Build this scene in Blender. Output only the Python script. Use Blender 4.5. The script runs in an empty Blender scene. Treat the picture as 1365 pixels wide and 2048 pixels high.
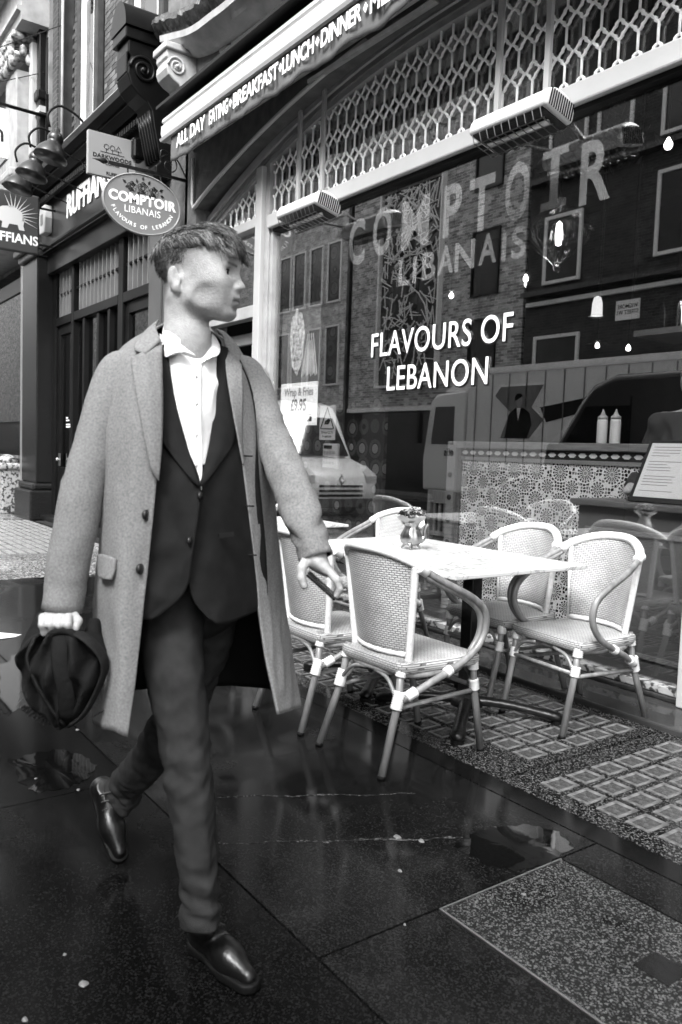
import bpy, bmesh, math, random
import numpy as np
from mathutils import Vector, Matrix
R = math.radians
random.seed(7); RNG = np.random.default_rng(7)
scene = bpy.context.scene
# ------------------------------------------------------------------ camera
CW, CH_, CF, CAMZ = 1365.0, 2048.0, 1593.0, 1.3
def _basis(yaw, pitch, roll):
    f = np.array([math.cos(yaw)*math.cos(pitch), math.sin(yaw)*math.cos(pitch), math.sin(pitch)])
    r = np.cross(f, [0, 0, 1]); r /= np.linalg.norm(r); u = np.cross(r, f)
    return (math.cos(roll)*r+math.sin(roll)*u, -math.sin(roll)*r+math.cos(roll)*u, f)
CR, CU, CFW = _basis(R(144.135), R(-4.306), R(2.027))
CAM = np.array([0, 0, CAMZ])
cam = bpy.data.objects.new('camera', bpy.data.cameras.new('camera'))
scene.collection.objects.link(cam); scene.camera = cam
cam.matrix_world = Matrix(((CR[0], CU[0], -CFW[0], 0), (CR[1], CU[1], -CFW[1], 0), (CR[2], CU[2], -CFW[2], CAMZ), (0, 0, 0, 1)))
cam.data.sensor_fit = 'VERTICAL'; cam.data.sensor_height = 36.0; cam.data.sensor_width = 24.0
cam.data.lens = 36.0*CF/CH_; cam.data.clip_end = 500; cam.data.clip_start = 0.05
cam.data.dof.use_dof = True; cam.data.dof.focus_distance = 4.6; cam.data.dof.aperture_fstop = 4.5
# ------------------------------------------------------------------ sky, sun, exposure (overcast day, black-and-white film)
SUN_EL, SUN_AZ = R(48), R(-62)     # direction the light comes from (azimuth measured from +X in the ground plane)
world = bpy.data.worlds.new('World'); scene.world = world; world.use_nodes = True
wn = world.node_tree; wn.nodes.clear()
sky = wn.nodes.new('ShaderNodeTexSky'); sky.sky_type = 'NISHITA'; sky.sun_disc = False
sky.sun_elevation = SUN_EL; sky.sun_rotation = math.pi/2-SUN_AZ; sky.dust_density = 4.0; sky.air_density = 1.5
bw = wn.nodes.new('ShaderNodeRGBToBW'); bg = wn.nodes.new('ShaderNodeBackground'); bg.inputs['Strength'].default_value = 0.15
wo = wn.nodes.new('ShaderNodeOutputWorld')
wn.links.new(sky.outputs[0], bw.inputs[0]); wn.links.new(bw.outputs[0], bg.inputs['Color']); wn.links.new(bg.outputs[0], wo.inputs['Surface'])
sun = bpy.data.objects.new('sun', bpy.data.lights.new('sun', 'SUN')); scene.collection.objects.link(sun)
sun.data.energy = 0.85; sun.data.angle = R(20); sun.data.color = (1, 1, 1)
sd = Vector((math.cos(SUN_EL)*math.cos(SUN_AZ), math.cos(SUN_EL)*math.sin(SUN_AZ), math.sin(SUN_EL)))
sun.rotation_euler = sd.to_track_quat('Z', 'Y').to_euler()
vs = scene.view_settings; vs.view_transform = 'Standard'; vs.look = 'None'; vs.gamma = 1; vs.use_curve_mapping = False
vs.exposure = 2.3
# ------------------------------------------------------------------ measuring helpers
def ray(x, y): return CFW+(x-CW/2)/CF*CR-(y-CH_/2)/CF*CU
def at(x, y, d): return CAM+d*ray(x, y)                       # pixel of the photograph at a given depth
def gnd(x, y, z=0.0): q = ray(x, y); return CAM+(z-CAMZ)/q[2]*q
def fac(x, y, Y): q = ray(x, y); return CAM+Y/q[1]*q
# ------------------------------------------------------------------ object helpers
COL = scene.collection; ORG = {}
def tag(o, label=None, cat=None, group=None, kind=None):
    if label: o['label'] = label
    if cat: o['category'] = cat
    if group: o['group'] = group
    if kind: o['kind'] = kind
    return o
def thing(name, loc, label, cat, group=None):
    o = bpy.data.objects.new(name, None); COL.objects.link(o); o.location = loc; o.empty_display_size = .1
    ORG[o.name] = Vector(loc); return tag(o, label, cat, group)
def link(name, me, parent=None):
    o = bpy.data.objects.new(name, me); COL.objects.link(o)
    if parent is not None: o.parent = parent
    ORG[o.name] = ORG.get(parent.name, Vector((0, 0, 0))) if parent is not None else Vector((0, 0, 0))
    return o
def setmat(me, m):
    me.materials.clear()
    if m: me.materials.append(m)
def copy_tree(o, parent=None):
    c = o.copy(); COL.objects.link(c); c.parent = parent; ORG[c.name] = ORG.get(o.name, Vector((0, 0, 0)))
    for ch in list(o.children): copy_tree(ch, c)
    return c
class MB:
    def __init__(s): s.v = []; s.f = []
    def add(s, vs, fs, M=None):
        b = len(s.v)
        for p in vs:
            p = Vector(p); s.v.append(M @ p if M else p)
        s.f += [tuple(b+i for i in q) for q in fs]; return s
    def box(s, x0, x1, y0, y1, z0, z1, M=None):
        return s.add([(x0,y0,z0),(x1,y0,z0),(x1,y1,z0),(x0,y1,z0),(x0,y0,z1),(x1,y0,z1),(x1,y1,z1),(x0,y1,z1)],
                     [(3,2,1,0),(4,5,6,7),(0,1,5,4),(1,2,6,5),(2,3,7,6),(3,0,4,7)], M)
    def bar(s, a, b, w, h, up=(0,0,1)):
        a, b = Vector(a), Vector(b); d = (b-a).normalized(); x = d.cross(Vector(up))
        if x.length < 1e-5: x = d.cross(Vector((0,1,0)))
        x.normalize(); u = x.cross(d)
        vs = [p+x*sx*w/2+u*su*h/2 for p in (a, b) for sx, su in ((-1,-1),(1,-1),(1,1),(-1,1))]
        return s.add(vs, [(0,1,2,3),(7,6,5,4),(0,4,5,1),(1,5,6,2),(2,6,7,3),(3,7,4,0)])
    def tube(s, pts, r, n=8, closed=False, flat=1.0):
        pts = [Vector(p) for p in pts]; m = len(pts); rs = r if hasattr(r, '__len__') else [r]*m; rings = []; prev = None
        for i, p in enumerate(pts):
            if closed: d = pts[(i+1) % m]-pts[i-1]
            else: d = pts[min(i+1, m-1)]-pts[max(i-1, 0)]
            d = d.normalized() if d.length > 1e-9 else Vector((0,0,1))
            if prev is None:
                x = d.cross(Vector((0,0,1)));  x = d.cross(Vector((0,1,0))) if x.length < .05 else x
            else: x = prev-d*prev.dot(d)
            x.normalize(); prev = x; y = d.cross(x)
            rings.append([p+(x*math.cos(2*math.pi*k/n)+y*flat*math.sin(2*math.pi*k/n))*rs[i] for k in range(n)])
        b = len(s.v); s.v += [q for g in rings for q in g]
        for i in range(m if closed else m-1):
            j = (i+1) % m
            for k in range(n): s.f.append((b+i*n+k, b+i*n+(k+1) % n, b+j*n+(k+1) % n, b+j*n+k))
        if not closed: s.f.append(tuple(b+k for k in reversed(range(n)))); s.f.append(tuple(b+(m-1)*n+k for k in range(n)))
        return s
    def lathe(s, prof, n=16, c=(0,0,0), M=None, sx=1, sy=1):
        b = len(s.v); m = len(prof); c = Vector(c)
        for r, z in prof:
            for k in range(n):
                p = Vector((r*sx*math.cos(2*math.pi*k/n), r*sy*math.sin(2*math.pi*k/n), z))
                s.v.append(c+(M @ p if M else p))
        for i in range(m-1):
            for k in range(n): s.f.append((b+i*n+k, b+i*n+(k+1) % n, b+(i+1)*n+(k+1) % n, b+(i+1)*n+k))
        if prof[0][0] > 1e-6: s.f.append(tuple(b+k for k in reversed(range(n))))
        if prof[-1][0] > 1e-6: s.f.append(tuple(b+(m-1)*n+k for k in range(n)))
        return s
    def prism(s, poly, a, b, fn):     # poly in 2D, extruded between a and b; fn(u, v, w) -> point
        n = len(poly); vs = [fn(u, v, w) for w in (a, b) for u, v in poly]
        return s.add(vs, [tuple(range(n)), tuple(reversed(range(n, 2*n)))]+[(i, i+n, (i+1) % n+n, (i+1) % n) for i in range(n)])
    def grid(s, P, cu=False, cv=False):
        nu, nv = len(P), len(P[0]); b = len(s.v)
        s.v += [Vector(q) for g in P for q in g]
        for i in range(nu if cu else nu-1):
            for j in range(nv if cv else nv-1):
                i2, j2 = (i+1) % nu, (j+1) % nv
                s.f.append((b+i*nv+j, b+i*nv+j2, b+i2*nv+j2, b+i2*nv+j))
        return s
    def mesh(s, name, m, smooth=False, org=Vector((0,0,0))):
        me = bpy.data.meshes.new(name); me.from_pydata([tuple(p-org) for p in s.v], [], s.f); me.update()
        bm = bmesh.new(); bm.from_mesh(me); bmesh.ops.recalc_face_normals(bm, faces=bm.faces); bm.to_mesh(me); bm.free()
        setmat(me, m)
        if smooth: me.shade_smooth()
        return me
    def build(s, name, m, parent=None, smooth=False, bevel=0, auto=None):
        org = ORG.get(parent.name, Vector((0,0,0))) if parent is not None else Vector((0,0,0))
        o = link(name, s.mesh(name, m, smooth or auto is not None, org), parent)
        if auto is not None: o.data.set_sharp_from_angle(angle=R(auto))
        if bevel:
            bv = o.modifiers.new('bevel', 'BEVEL'); bv.width = bevel; bv.segments = 2; bv.limit_method = 'ANGLE'; bv.angle_limit = R(40)
        return o
def catmull(P, n):
    P = [np.array(p, float) for p in P]; m = len(P); out = []
    for t in np.linspace(0, m-1, n):
        i = min(int(t), m-2); u = t-i
        p0 = P[i-1] if i > 0 else 2*P[0]-P[1]; p3 = P[i+2] if i+2 < m else 2*P[-1]-P[-2]; p1, p2 = P[i], P[i+1]
        out.append(.5*((2*p1)+(-p0+p2)*u+(2*p0-5*p1+4*p2-p3)*u*u+(-p0+3*p1-3*p2+p3)*u**3))
    return out
def loft(rows, nu, nv): # rows of control points -> smooth grid
    g = [catmull(r, nv) for r in rows]
    return [list(q) for q in zip(*[catmull([g[i][j] for i in range(len(g))], nu) for j in range(nv)])]
def text(s, size, m, M, name='lettering', parent=None, extrude=.002, bold=0.0, sx=1.0, align='LEFT', spacing=1.0, shear=0.0):
    cu = bpy.data.curves.new('t', 'FONT'); cu.body = s; cu.size = size; cu.extrude = extrude; cu.offset = bold; cu.resolution_u = 4
    cu.align_x = align; cu.space_character = spacing; cu.shear = shear
    t = bpy.data.objects.new('t', cu); COL.objects.link(t); bpy.context.view_layer.update()
    me = bpy.data.meshes.new_from_object(t); bpy.data.objects.remove(t); bpy.data.curves.remove(cu)
    org = ORG.get(parent.name, Vector((0,0,0))) if parent is not None else Vector((0,0,0))
    me.transform(Matrix.Translation(-org) @ M @ Matrix.Diagonal((sx, 1, 1, 1))); setmat(me, m); me.name = name
    return link(name, me, parent)
def face(x, y, z, roll=0.0):       # text matrix on a plane that faces the street (-Y)
    return Matrix.Translation((x, y, z)) @ Matrix.Rotation(R(90), 4, 'X') @ Matrix.Rotation(roll, 4, 'Z')
# ------------------------------------------------------------------ materials (grey film stock: every colour is a grey)
def g4(v): return (v, v, v, 1)
def mat(name, v, rough=.6, var=0.0, scale=8.0, bump=0.0, bscale=None, metal=0.0, spec=.5, rvar=0.0, v2=None, coat=0.0, detail=6, alpha=None, thr=None, stretch=None):
    m = bpy.data.materials.new(name); m.use_nodes = True; nt = m.node_tree; b = nt.nodes['Principled BSDF']; L = nt.links.new
    b.inputs['Base Color'].default_value = g4(v); b.inputs['Roughness'].default_value = rough; b.inputs['Metallic'].default_value = metal
    b.inputs['Specular IOR Level'].default_value = spec; b.inputs['Coat Weight'].default_value = coat; b.inputs['Coat Roughness'].default_value = .08
    if var or bump or rvar or v2 is not None:
        tc = nt.nodes.new('ShaderNodeTexCoord'); co = tc.outputs['Object']
        if stretch:
            mp = nt.nodes.new('ShaderNodeMapping'); mp.inputs['Scale'].default_value = stretch; L(co, mp.inputs['Vector']); co = mp.outputs['Vector']
        n = nt.nodes.new('ShaderNodeTexNoise'); n.inputs['Scale'].default_value = scale; n.inputs['Detail'].default_value = detail; L(co, n.inputs['Vector'])
        if var or v2 is not None:
            cr = nt.nodes.new('ShaderNodeValToRGB'); L(n.outputs['Fac'], cr.inputs['Fac'])
            e = cr.color_ramp.elements; lo, hi = thr or (.3, .7)
            e[0].position = lo; e[1].position = hi
            e[0].color = g4(v if v2 is not None else max(0, v*(1-var))); e[1].color = g4(v2 if v2 is not None else v*(1+var))
            L(cr.outputs['Color'], b.inputs['Base Color'])
        if rvar:
            mr = nt.nodes.new('ShaderNodeMapRange'); L(n.outputs['Fac'], mr.inputs['Value'])
            mr.inputs['From Min'].default_value = .3; mr.inputs['From Max'].default_value = .7
            mr.inputs['To Min'].default_value = max(.02, rough-rvar); mr.inputs['To Max'].default_value = min(1, rough+rvar); L(mr.outputs['Result'], b.inputs['Roughness'])
        if bump:
            n2 = nt.nodes.new('ShaderNodeTexNoise'); n2.inputs['Scale'].default_value = bscale or scale*4; n2.inputs['Detail'].default_value = 5; L(co, n2.inputs['Vector'])
            bp = nt.nodes.new('ShaderNodeBump'); bp.inputs['Strength'].default_value = bump; bp.inputs['Distance'].default_value = .01
            L(n2.outputs['Fac'], bp.inputs['Height']); L(bp.outputs['Normal'], b.inputs['Normal'])
    return m
def emis(name, v, s):
    m = bpy.data.materials.new(name); m.use_nodes = True; b = m.node_tree.nodes['Principled BSDF']
    b.inputs['Base Color'].default_value = g4(v); b.inputs['Emission Color'].default_value = g4(1); b.inputs['Emission Strength'].default_value = s
    return m
def glassmat(name, r0=.1, tint=.92, pw=5.0):
    m = bpy.data.materials.new(name); m.use_nodes = True; nt = m.node_tree; nt.nodes.clear(); L = nt.links.new
    o = nt.nodes.new('ShaderNodeOutputMaterial'); mx = nt.nodes.new('ShaderNodeMixShader'); t = nt.nodes.new('ShaderNodeBsdfTransparent'); g = nt.nodes.new('ShaderNodeBsdfGlossy')
    t.inputs['Color'].default_value = g4(tint); g.inputs['Roughness'].default_value = .0; g.inputs['Color'].default_value = g4(1)
    lw = nt.nodes.new('ShaderNodeLayerWeight'); lw.inputs['Blend'].default_value = .5
    p = nt.nodes.new('ShaderNodeMath'); p.operation = 'POWER'; L(lw.outputs['Facing'], p.inputs[0]); p.inputs[1].default_value = pw
    k = nt.nodes.new('ShaderNodeMath'); k.operation = 'MULTIPLY_ADD'; L(p.outputs[0], k.inputs[0]); k.inputs[1].default_value = 1-r0; k.inputs[2].default_value = r0
    L(k.outputs[0], mx.inputs['Fac']); L(t.outputs[0], mx.inputs[1]); L(g.outputs[0], mx.inputs[2]); L(mx.outputs[0], o.inputs['Surface'])
    return m
def brickmat(name, a, b, mortar, sx=1.0, w=.225, h=.075, bump=.6, axes='XZ'):
    m = bpy.data.materials.new(name); m.use_nodes = True; nt = m.node_tree; bs = nt.nodes['Principled BSDF']; L = nt.links.new
    tc = nt.nodes.new('ShaderNodeTexCoord'); sp = nt.nodes.new('ShaderNodeSeparateXYZ'); cb = nt.nodes.new('ShaderNodeCombineXYZ')
    L(tc.outputs['Object'], sp.inputs[0]); L(sp.outputs[axes[0]], cb.inputs['X']); L(sp.outputs[axes[1]], cb.inputs['Y'])
    br = nt.nodes.new('ShaderNodeTexBrick'); L(cb.outputs[0], br.inputs['Vector']); br.inputs['Scale'].default_value = 1
    br.inputs['Color1'].default_value = g4(a); br.inputs['Color2'].default_value = g4(b); br.inputs['Mortar'].default_value = g4(mortar)
    br.inputs['Mortar Size'].default_value = .006; br.inputs['Brick Width'].default_value = w; br.inputs['Row Height'].default_value = h; br.inputs['Bias'].default_value = -.1
    nz = nt.nodes.new('ShaderNodeTexNoise'); nz.inputs['Scale'].default_value = 3; nz.inputs['Detail'].default_value = 8; L(tc.outputs['Object'], nz.inputs['Vector'])
    mr = nt.nodes.new('ShaderNodeMapRange'); L(nz.outputs['Fac'], mr.inputs['Value']); mr.inputs['From Min'].default_value = .3; mr.inputs['From Max'].default_value = .7; mr.inputs['To Min'].default_value = .6; mr.inputs['To Max'].default_value = 1.3
    mu = nt.nodes.new('ShaderNodeMix'); mu.data_type = 'RGBA'; mu.blend_type = 'MULTIPLY'; mu.inputs[0].default_value = 1
    L(br.outputs['Color'], mu.inputs[6]); L(mr.outputs['Result'], mu.inputs[7]); L(mu.outputs[2], bs.inputs['Base Color'])
    bp = nt.nodes.new('ShaderNodeBump'); bp.inputs['Strength'].default_value = bump; bp.inputs['Distance'].default_value = .01; bp.invert = True
    L(br.outputs['Fac'], bp.inputs['Height']); L(bp.outputs['Normal'], bs.inputs['Normal']); bs.inputs['Roughness'].default_value = .85
    return m
WHITE = mat('white_paint', .40, .45, .06, 3, .08, 40)
WHITEDULL = mat('weathered_white_paint', .3, .6, .18, 6, .25, 30)
CREAM = mat('cream_enamel', .52, .32, .05, 6)
SHEET = mat('lettering_white', .85, .5)
BLACK = mat('black_gloss_paint', .006, .2, .3, 10, .06, 30, spec=.3)
DARK = mat('dark_paint', .0045, .32, .25, 5, .08, 30, spec=.14)
CHAR = mat('charcoal_paint', .011, .42, .2, 4, .06, 20, spec=.12)
MIDG = mat('mid_grey_paint', .16, .4, .1, 5)
SATIN = mat('satin_fascia', .02, .28, .12, 3, spec=.18)
IRON = mat('cast_iron_black', .006, .3, .4, 20, .25, 60, spec=.3)
CHROME = mat('polished_metal', .7, .12, .1, 10, metal=1)
DULLM = mat('galvanised_metal', .5, .38, .15, 12, metal=1)
PLASTER = mat('rendered_plaster', .085, .85, .3, 9, .5, 120)
PATCH = mat('pale_plaster_patch', .55, .8, .12, 12, .3, 90)
STONEW = mat('pale_stone', .3, .75, .2, 5, .3, 40)
STONED = mat('sooty_wet_stone', .035, .35, .8, 14, .9, 45)
GRANITE = mat('speckled_granite', .008, .25, 0, 160, spec=.15, v2=.07, thr=(.52, .72), detail=3)
RUBBER = mat('rubber', .004, .6, spec=.15)
GLASS = glassmat('window_glass', .19, .95)
GLASSD = glassmat('dark_window_glass', .10, .5)
CLEAR = glassmat('clear_lamp_glass', .10, .95, 1.6)
# ------------------------------------------------------------------ ground
def wetmat(name, lo, hi, puddle=.55, scale=1.1, speck=0.0, sscale=260.0, bump=.25, rmin=.04, rmax=.42):
    m = bpy.data.materials.new(name); m.use_nodes = True; nt = m.node_tree; b = nt.nodes['Principled BSDF']; L = nt.links.new; N = nt.nodes.new
    tc = N('ShaderNodeTexCoord'); co = tc.outputs['Object']
    def noise(s, d=6):
        n = N('ShaderNodeTexNoise'); n.inputs['Scale'].default_value = s; n.inputs['Detail'].default_value = d; L(co, n.inputs['Vector']); return n.outputs['Fac']
    def rng(src, a, bb, c, d):
        r = N('ShaderNodeMapRange'); L(src, r.inputs['Value']); r.inputs['From Min'].default_value = a; r.inputs['From Max'].default_value = bb; r.inputs['To Min'].default_value = c; r.inputs['To Max'].default_value = d; return r.outputs['Result']
    wet = rng(noise(scale, 3), puddle-.06, puddle+.06, 1, 0)            # 1 = dry film, 0 = standing water
    grain = noise(90, 8); big = noise(2.3, 8)
    base = rng(big, .3, .7, lo, hi)
    if speck:
        vo = N('ShaderNodeTexVoronoi'); vo.inputs['Scale'].default_value = sscale; L(co, vo.inputs['Vector'])
        sp = N('ShaderNodeSeparateColor'); L(vo.outputs['Color'], sp.inputs[0])
        thr = rng(sp.outputs[0], .62, .95, 0, speck); ad = N('ShaderNodeMath'); ad.operation = 'ADD'; L(base, ad.inputs[0]); L(thr, ad.inputs[1]); base = ad.outputs[0]
    L(base, b.inputs['Base Color'])
    gr = rng(grain, .3, .7, rmax-.12, rmax+.12)
    mx = N('ShaderNodeMix'); L(wet, mx.inputs[0]); mx.inputs[2].default_value = rmin; L(gr, mx.inputs[3]); L(mx.outputs[0], b.inputs['Roughness'])
    bp = N('ShaderNodeBump'); bp.inputs['Distance'].default_value = .006; L(grain, bp.inputs['Height'])
    ml = N('ShaderNodeMath'); ml.operation = 'MULTIPLY'; L(wet, ml.inputs[0]); ml.inputs[1].default_value = bump; L(ml.outputs[0], bp.inputs['Strength'])
    L(bp.outputs['Normal'], b.inputs['Normal']); b.inputs['Specular IOR Level'].default_value = .07
    return m
WET = wetmat('wet_asphalt', .002, .007, .40, 1.3, .012, 240, .35, .10, .42)
WET2 = wetmat('wet_dark_paving', .0015, .004, .36, 1.0, .008, 240, .3, .12, .42)
ROADM = wetmat('wet_road', .03, .055, .42, .5)
AGG = wetmat('exposed_aggregate', .003, .009, .3, 2.0, .10, 190, .9, .1, .35)
TERR = wetmat('speckled_terrazzo', .006, .02, .3, 2.0, .09, 230, .6, .1, .42)
PALEP = wetmat('pale_wet_paving', .10, .2, .4, 1.0, .1, 60, .6)
STEPM = wetmat('worn_stone_step', .02, .06, .35, 2.0)
MB().box(-120, 120, -120, 120, -.33, -.13).build('road', ROADM)['kind'] = 'structure'
pav = MB().box(-70, 40, -.9, 3.56, -.2, -.012).build('pavement', WET2); pav['kind'] = 'structure'
MB().box(-70, 40, -1.05, -.905, -.2, -.004).build('kerb', STEPM, bevel=.012)['kind'] = 'structure'
MB().box(-70, 40, -14, -10.2, -.2, -.0).build('opposite_pavement', PALEP)['kind'] = 'structure'
def slab(x0, x1, y0, y1, m, z=0.0): return MB().box(x0, x1, y0, y1, -.011, z).build('paving_slab', m, pav)
for x0, x1 in ((-9, -5.2), (-5.195, -2.9), (-2.895, -.4), (-.395, 6)): slab(x0, x1, -.89, 1.126, WET2)
for x0, x1 in ((-7.8, -4.6), (-4.595, -1.6)): slab(x0, x1, 1.134, 2.276, WET)
slab(-1.592, 5, 1.134, 1.542, WET); slab(-1.592, 5, 2.092, 2.276, WET); 
slab(-7.8, 6, 2.28, 2.386, WET2, .002)
# diagonal repair strip with worn raised edges
dv = Vector((.41, .73, 0)).normalized(); pv = Vector((dv.y, -dv.x, 0))
EDGE = wetmat('worn_gritty_edge', .004, .02, .3, 9.0, .09, 160)
for a, L0, L1 in ((Vector((-2.62, 1.29, 0)), 0, .82), (Vector((-2.27, 1.19, 0)), 0, .84)):
    e = MB(); pts = []
    for k in range(60):
        t = L0+(L1-L0)*k/59; w = .0015+.007*random.random(); o = .006*math.sin(k*.31)+random.gauss(0,.002)
        pts.append((a+dv*t+pv*(o-w), a+dv*t+pv*(o+w)))
    e.grid([[p+Vector((0,0,.0005)), (p+q)/2+Vector((0,0,.0012)), q+Vector((0,0,.0005))] for p, q in pts]); e.build('repair_joint', EDGE, pav)
# inspection slab
cov = MB().box(-1.584, .6, 1.556, 2.08, -.02, .003).build('speckled_cover_slab', TERR); tag(cov, kind='structure')
ed = MB(); ed.box(-1.589, .6, 1.545, 1.552, -.02, .005); ed.box(-1.591, -1.586, 1.552, 2.084, -.02, .004); ed.build('metal_edge', DULLM, cov)
MB().box(-1.13, -1.03, 1.80, 1.90, .003, .0045).build('lifting_recess', BLACK, cov)
# pavement lights: concrete frames with glass lenses
BLK = mat('pavement_lens_glass', .05, .25, .6, 40, .3, 60); BLKE = mat('lens_ground_edge', .115, .4, .6, 30)
bm_rim = MB(); a, b2, c2 = .052, .058, .036
def ringsq(hx, hy, z): return [(-hx,-hy,z),(hx,-hy,z),(hx,hy,z),(-hx,hy,z)]
q = [ringsq(.049, .062, 0), ringsq(.047, .060, .004), ringsq(.034, .044, -.002+.0028)]
rim_v = q[0]+q[1]+q[2]; rim_f = [(i, (i+1) % 4, (i+1) % 4+4, i+4) for i in range(4)]+[(i+4, (i+1) % 4+4, (i+1) % 4+8, i+8) for i in range(4)]
me_rim = MB().add(rim_v, rim_f).mesh('lens_rim', BLKE); me_len = MB().add(q[2], [(0,1,2,3)]).mesh('lens', BLK)
me_blk = MB().add(rim_v, rim_f+[(8,9,10,11)]).mesh('glass_lens', BLKE); me_blk.materials.append(BLK); me_blk.polygons[-1].material_index = 1
for fx0, fx1, bx in ((-2.14, .6, -1.98), (-4.62, -2.15, -2.27), (-7.0, -4.63, -4.75)):
    fr = MB().box(fx0+.004, fx1-.004, 2.392, 3.515, -.02, .001).build('pavement_light', AGG); fr['kind'] = 'structure'
    sgn = 1 if bx > -2.1 else -1; x = bx; n = 0
    while (x < fx1-.06 if sgn > 0 else x > fx0+.06):
        for j in range(6):
            y = 2.565+.158*j
            if y < 3.46 and not (sgn < 0 and j == 0 and n < 2):
                o = link('glass_lens', me_blk, fr); o.location = (x+random.uniform(-.004,.004), y+random.uniform(-.004,.004), .0012); o.rotation_euler.z = random.uniform(-.03,.03)
        x += sgn*.131; n += 1
# paler paving further along the street
far = MB().box(-30, -9.35, .2, 3.5, -.011, .001).build('far_paving', PALEP); far['kind'] = 'structure'
DJ = mat('dark_paving_joint', .03, .5)
tm = MB().box(-.2, .2, -.035, .035, 0, .006).mesh('paving_brick', mat('pale_paving_brick', .26, .35, .35, 30, .3, 50, rvar=.15))
for i in range(9):
    for j in range(22):
        x, y = -9.7-.46*i+(.0), 3.42-.115*j
        if y > 1.0: o = link('paving_brick', tm, far); o.location = (x, y, .0012); o.scale = (random.uniform(.96,1),1,1)
MB().box(-9.345, -7.82, 1.5, 3.5, -.011, .001).build('gravel_textured_slab', wetmat('gritty_pale_slab', .07, .15, .3, 2, .4, 60, .9)).__setitem__('kind', 'structure')
STW = mat('white_road_paint', .7, .5, .1, 20)
p = gnd(0, 1268); MB().add([tuple(gnd(-40,1262))[:2]+(.0035,), tuple(gnd(44,1270))[:2]+(.0035,), tuple(gnd(30,1275))[:2]+(.0035,), tuple(gnd(-40,1284))[:2]+(.0035,)], [(0,1,2,3)]).build('painted_ground_marking', STW, pav)
# stone threshold in front of the window
MB().box(-9.0, 4, 3.525, 3.93, -.05, .028).build('threshold_step', STEPM, bevel=.01)['kind'] = 'structure'
# trodden chewing gum
GUM = mat('trodden_gum', .13, .5, .2, 60)
for k, (x, y, s) in enumerate([(795,1674,.022),(843,1682,.018),(157,1580,.011),(72,1558,.010),(168,1968,.018),(155,1460,.014),(50,2040,.012),(800,1742,.012),(810,1850,.006),(1048,1790,.014),(130,1910,.007)]):
    P = gnd(x, y); mb = MB(); n = 12; s *= .7
    ring = [(P[0]+s*(1+.18*math.sin(3*t+k))*math.cos(t), P[1]+s*.85*(1+.15*math.cos(2*t+k))*math.sin(t), .0004) for t in [2*math.pi*i/n for i in range(n)]]
    top = [(P[0]+(q[0]-P[0])*.75, P[1]+(q[1]-P[1])*.75, .0035) for q in ring]
    mb.add(ring+top, [(i, (i+1) % n, (i+1) % n+n, i+n) for i in range(n)]+[tuple(range(n, 2*n))]); mb.build('gum_spot', GUM, pav, smooth=True)

# standing water
WATER = bpy.data.materials.new('standing_water'); WATER.use_nodes = True; b_ = WATER.node_tree.nodes['Principled BSDF']; b_.inputs['Base Color'].default_value = g4(.003); b_.inputs['Roughness'].default_value = .03; b_.inputs['Specular IOR Level'].default_value = .5
for k, pl in enumerate((((905,1692),(955,1664),(1020,1652),(1085,1655),(1142,1688),(1105,1722),(1040,1740),(975,1730)), ((0,1330),(60,1300),(150,1310),(190,1350),(120,1400),(40,1420),(0,1420)), ((20,1520),(120,1500),(190,1530),(150,1570),(60,1580)))):
    c_ = np.mean([gnd(*q_) for q_ in pl], 0); out = catmull([gnd(*q_) for q_ in pl]+[gnd(*pl[0])], 48)[:-1]; rr = [tuple(p_+(p_-c_)*(.05*math.sin(i*2.3+k)+.04*math.sin(i*5.1)))[:2]+(.0016,) for i, p_ in enumerate(out)]
    MB().add(rr+[(c_[0], c_[1], .0022)], [(i, (i+1) % len(rr), len(rr)) for i in range(len(rr))]).build('puddle', WATER)['kind'] = 'structure'
# ------------------------------------------------------------------ restaurant front (glass plane at y = 3.95)
GY = 3.95
def arch_p(x): return 4.40-.043*(x+4.25)**2      # plaster soffit
def arch_l(x): return 4.30-.053*(x+4.25)**2      # inner edge of the timber arch
rest = thing('restaurant_building', (-4.3, 3.95, 0), 'rendered restaurant front with wide arched window, white lattice and painted glass lettering', 'building')
w = MB(); NX = 60; xs = [-7.95+7.4*i/NX for i in range(NX+1)]; WT = 5.05
w.box(-8.78, -7.95, 3.72, 4.12, 0, WT); w.box(-.55, 3, 3.72, 4.12, 0, WT)
for a, b in zip(xs, xs[1:]):
    za, zb = arch_p(a), arch_p(b)
    w.add([(a,3.72,za),(b,3.72,zb),(b,3.72,WT),(a,3.72,WT),(a,4.12,za),(b,4.12,zb),(b,4.12,WT),(a,4.12,WT)], [(0,1,2,3),(7,6,5,4),(0,4,5,1),(3,2,6,7)])
w.build('plaster_wall', PLASTER, rest)
MB().box(-8.78, 3, 3.722, 4.12, WT+.001, 16).build('upper_wall', mat('soft_stucco', .13, .85, .3, 9, .5, 120), rest)
jag = [(470,44),(488,58),(478,64),(462,74),(463,90),(450,92),(438,99),(442,112),(441,126),(436,131)]
P = [fac(x, y, 3.715) for x, y in jag]+[fac(x, y, 3.715) for x, y in ((432,160),(720,-20),(600,-90),(505,8))]
n = len(P); MB().add([tuple(p) for p in P]+[(p[0],3.7185,p[2]) for p in P], [tuple(range(n))]+[(i, i+n, (i+1) % n+n, (i+1) % n) for i in range(n)]).build('pale_patch', PATCH, rest)
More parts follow.
